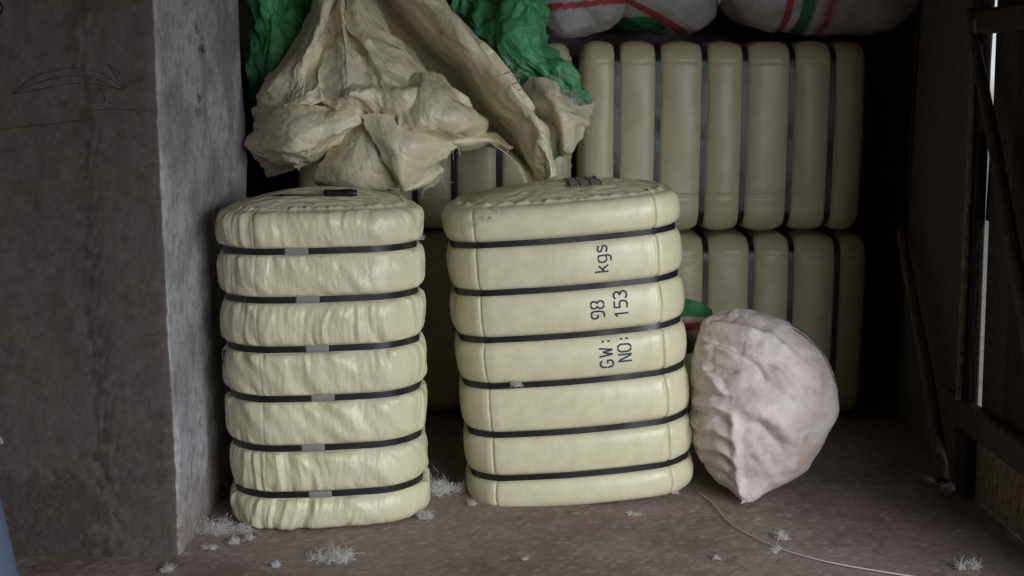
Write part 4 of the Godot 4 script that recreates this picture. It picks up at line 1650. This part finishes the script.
func person() -> void:
	# stands beside the wall face, one leg forward; only a trouser leg enters the picture
	var o := thing("person", "person in faded blue jeans standing at the left edge before the brown wall", "person", Vector3(-1.54, 0, -2.6))
	# faces +x; side is z
	var hipL := Vector3(0.0, 0.90, 0.10)
	var hipR := Vector3(0.0, 0.90, -0.10)
	var kneeR := Vector3(0.225, 0.50, -0.10)
	var ankR := Vector3(0.297, 0.09, -0.10)
	var kneeL := Vector3(-0.02, 0.49, 0.11)
	var ankL := Vector3(-0.16, 0.09, 0.12)
	var neck := Vector3(0.0, 1.44, 0)
	var head := Vector3(0.035, 1.60, 0)
	var shL := Vector3(-0.01, 1.36, 0.18)
	var shR := Vector3(-0.01, 1.36, -0.18)
	var elL := Vector3(-0.05, 1.08, 0.23)
	var elR := Vector3(-0.05, 1.08, -0.23)
	var wrL := Vector3(0.04, 0.84, 0.23)
	var wrR := Vector3(0.04, 0.84, -0.23)
	var body := MB.new()
	nets(body, [
		[hipL, hipR, 0.11, 0.11], [Vector3(0, 0.95, 0), Vector3(0, 1.25, 0), 0.12, 0.12], [shL, shR, 0.06, 0.06], [Vector3(0, 1.22, 0.06), Vector3(0, 1.22, -0.06), 0.1, 0.1],
		[neck, head + Vector3(0, -0.04, 0), 0.055, 0.05],
		[hipL, kneeL, 0.085, 0.055], [kneeL, ankL, 0.055, 0.038], [hipR, kneeR, 0.085, 0.055], [kneeR, ankR, 0.055, 0.038],
		[shL, elL, 0.05, 0.038], [elL, wrL, 0.038, 0.026], [shR, elR, 0.05, 0.038], [elR, wrR, 0.038, 0.026],
	], 0.014, 0.05)
	# head: skull, jaw, nose, brow, lips, ears
	var hd := []
	hd.append([head + Vector3(-0.015, 0.035, 0), head + Vector3(0.0, 0.03, 0), 0.088, 0.084])
	hd.append([head + Vector3(0.03, -0.03, 0), head + Vector3(0.045, -0.085, 0), 0.06, 0.035])
	hd.append([head + Vector3(0.088, 0.012, 0), head + Vector3(0.104, -0.028, 0), 0.008, 0.013])
	hd.append([head + Vector3(0.075, 0.028, -0.035), head + Vector3(0.075, 0.028, 0.035), 0.012, 0.012])
	hd.append([head + Vector3(0.082, -0.058, -0.016), head + Vector3(0.082, -0.058, 0.016), 0.008, 0.008])
	hd.append([head + Vector3(0.08, -0.07, -0.013), head + Vector3(0.08, -0.07, 0.013), 0.008, 0.008])
	for s in [-1, 1]:
		hd.append([head + Vector3(-0.005, -0.02, s * 0.082), head + Vector3(-0.012, 0.03, s * 0.088), 0.009, 0.014])
		hd.append([head + Vector3(0.055, -0.015, s * 0.035), head + Vector3(0.05, -0.02, s * 0.045), 0.025, 0.02])
	hd.append([neck, head + Vector3(-0.01, -0.05, 0), 0.054, 0.05])
	nets(body, hd, 0.005, 0.016)
	# hands: palm, four fingers and a thumb, loosely curled
	for s in [-1, 1]:
		var w: Vector3 = wrL if s > 0 else wrR
		var hb := []
		var palm := w + Vector3(0.02, -0.085, 0)
		hb.append([w, w + Vector3(0.006, -0.03, 0), 0.024, 0.024])
		for q in 4:
			var kx := 0.03 - 0.02 * q
			var kn := palm + Vector3(kx, -0.005 * absf(q - 1.2), 0)
			var ln: float = [0.036, 0.041, 0.038, 0.03][q]
			hb.append([w + Vector3(kx * 0.5, -0.03, 0), kn, 0.014, 0.011])
			var m1 := kn + Vector3(0.003, -ln, -s * 0.008)
			var m2 := m1 + Vector3(0.001, -ln * 0.65, -s * 0.014)
			var m3 := m2 + Vector3(0, -ln * 0.35, -s * 0.016)
			hb.append([kn, m1, 0.0092, 0.0085])
			hb.append([m1, m2, 0.0085, 0.0078])
			hb.append([m2, m3, 0.0078, 0.0068])
		var t0 := w + Vector3(0.03, -0.045, -s * 0.008)
		var t1 := t0 + Vector3(0.024, -0.03, -s * 0.012)
		hb.append([w + Vector3(0.01, -0.02, 0), t0, 0.016, 0.013])
		hb.append([t0, t1, 0.0115, 0.01])
		hb.append([t1, t1 + Vector3(0.006, -0.028, -s * 0.006), 0.0098, 0.0075])
		nets(body, hb, 0.0035, 0.006)
	put(body, "body", M.skin, o, true, false)
	for s in [-1, 1]:
		var e := MB.new()
		nets(e, [[head + Vector3(0.073, 0.008, s * 0.033), head + Vector3(0.0735, 0.008, s * 0.033), 0.013, 0.013]], 0.004, 0.004)
		put(e, "eye", M.paper, o, true, false)
	var jeans := MB.new()
	nets(jeans, [
		[hipL, hipR, 0.125, 0.125], [Vector3(0, 0.94, 0.04), Vector3(0, 1.0, -0.04), 0.125, 0.125],
		[hipL, kneeL, 0.105, 0.078], [kneeL, ankL + Vector3(0, -0.02, 0), 0.078, 0.074],
		[hipR, kneeR, 0.105, 0.078], [kneeR, ankR + Vector3(0, -0.02, 0), 0.078, 0.074],
	], 0.010, 0.02)
	put(jeans, "jeans", M.denim, o, true, false)
	var shirt := MB.new()
	nets(shirt, [
		[Vector3(0, 0.92, 0.07), Vector3(0, 0.92, -0.07), 0.14, 0.14], [Vector3(0, 1.0, 0.05), Vector3(0, 1.3, 0.06), 0.13, 0.125], [Vector3(0, 1.0, -0.05), Vector3(0, 1.3, -0.06), 0.13, 0.125],
		[shL, shR, 0.075, 0.075], [shL, elL, 0.068, 0.062], [shR, elR, 0.068, 0.062], [Vector3(-0.01, 1.36, 0), Vector3(-0.01, 1.43, 0), 0.075, 0.065],
	], 0.014, 0.04)
	put(shirt, "shirt", M.shirt, o, true, false)
	for q in [ankR, ankL]:
		var sh := MB.new()
		nets(sh, [[Vector3(q.x - 0.03, 0.05, q.z), Vector3(q.x + 0.06, 0.045, q.z), 0.046, 0.044], [Vector3(q.x + 0.06, 0.04, q.z), Vector3(q.x + 0.16, 0.034, q.z + 0.005), 0.042, 0.034]], 0.008, 0.02)
		put(sh, "shoe", M.shoe, o, true, false)
	var hair := MB.new()
	nets(hair, [[head + Vector3(-0.03, 0.05, 0), head + Vector3(0.0, 0.062, 0), 0.088, 0.076], [head + Vector3(-0.055, -0.02, 0.03), head + Vector3(-0.055, -0.02, -0.03), 0.05, 0.05], [head + Vector3(0.03, 0.095, 0.03), head + Vector3(0.03, 0.095, -0.03), 0.03, 0.03]], 0.006, 0.02)
	put(hair, "hair", M.hair, o, true, false)
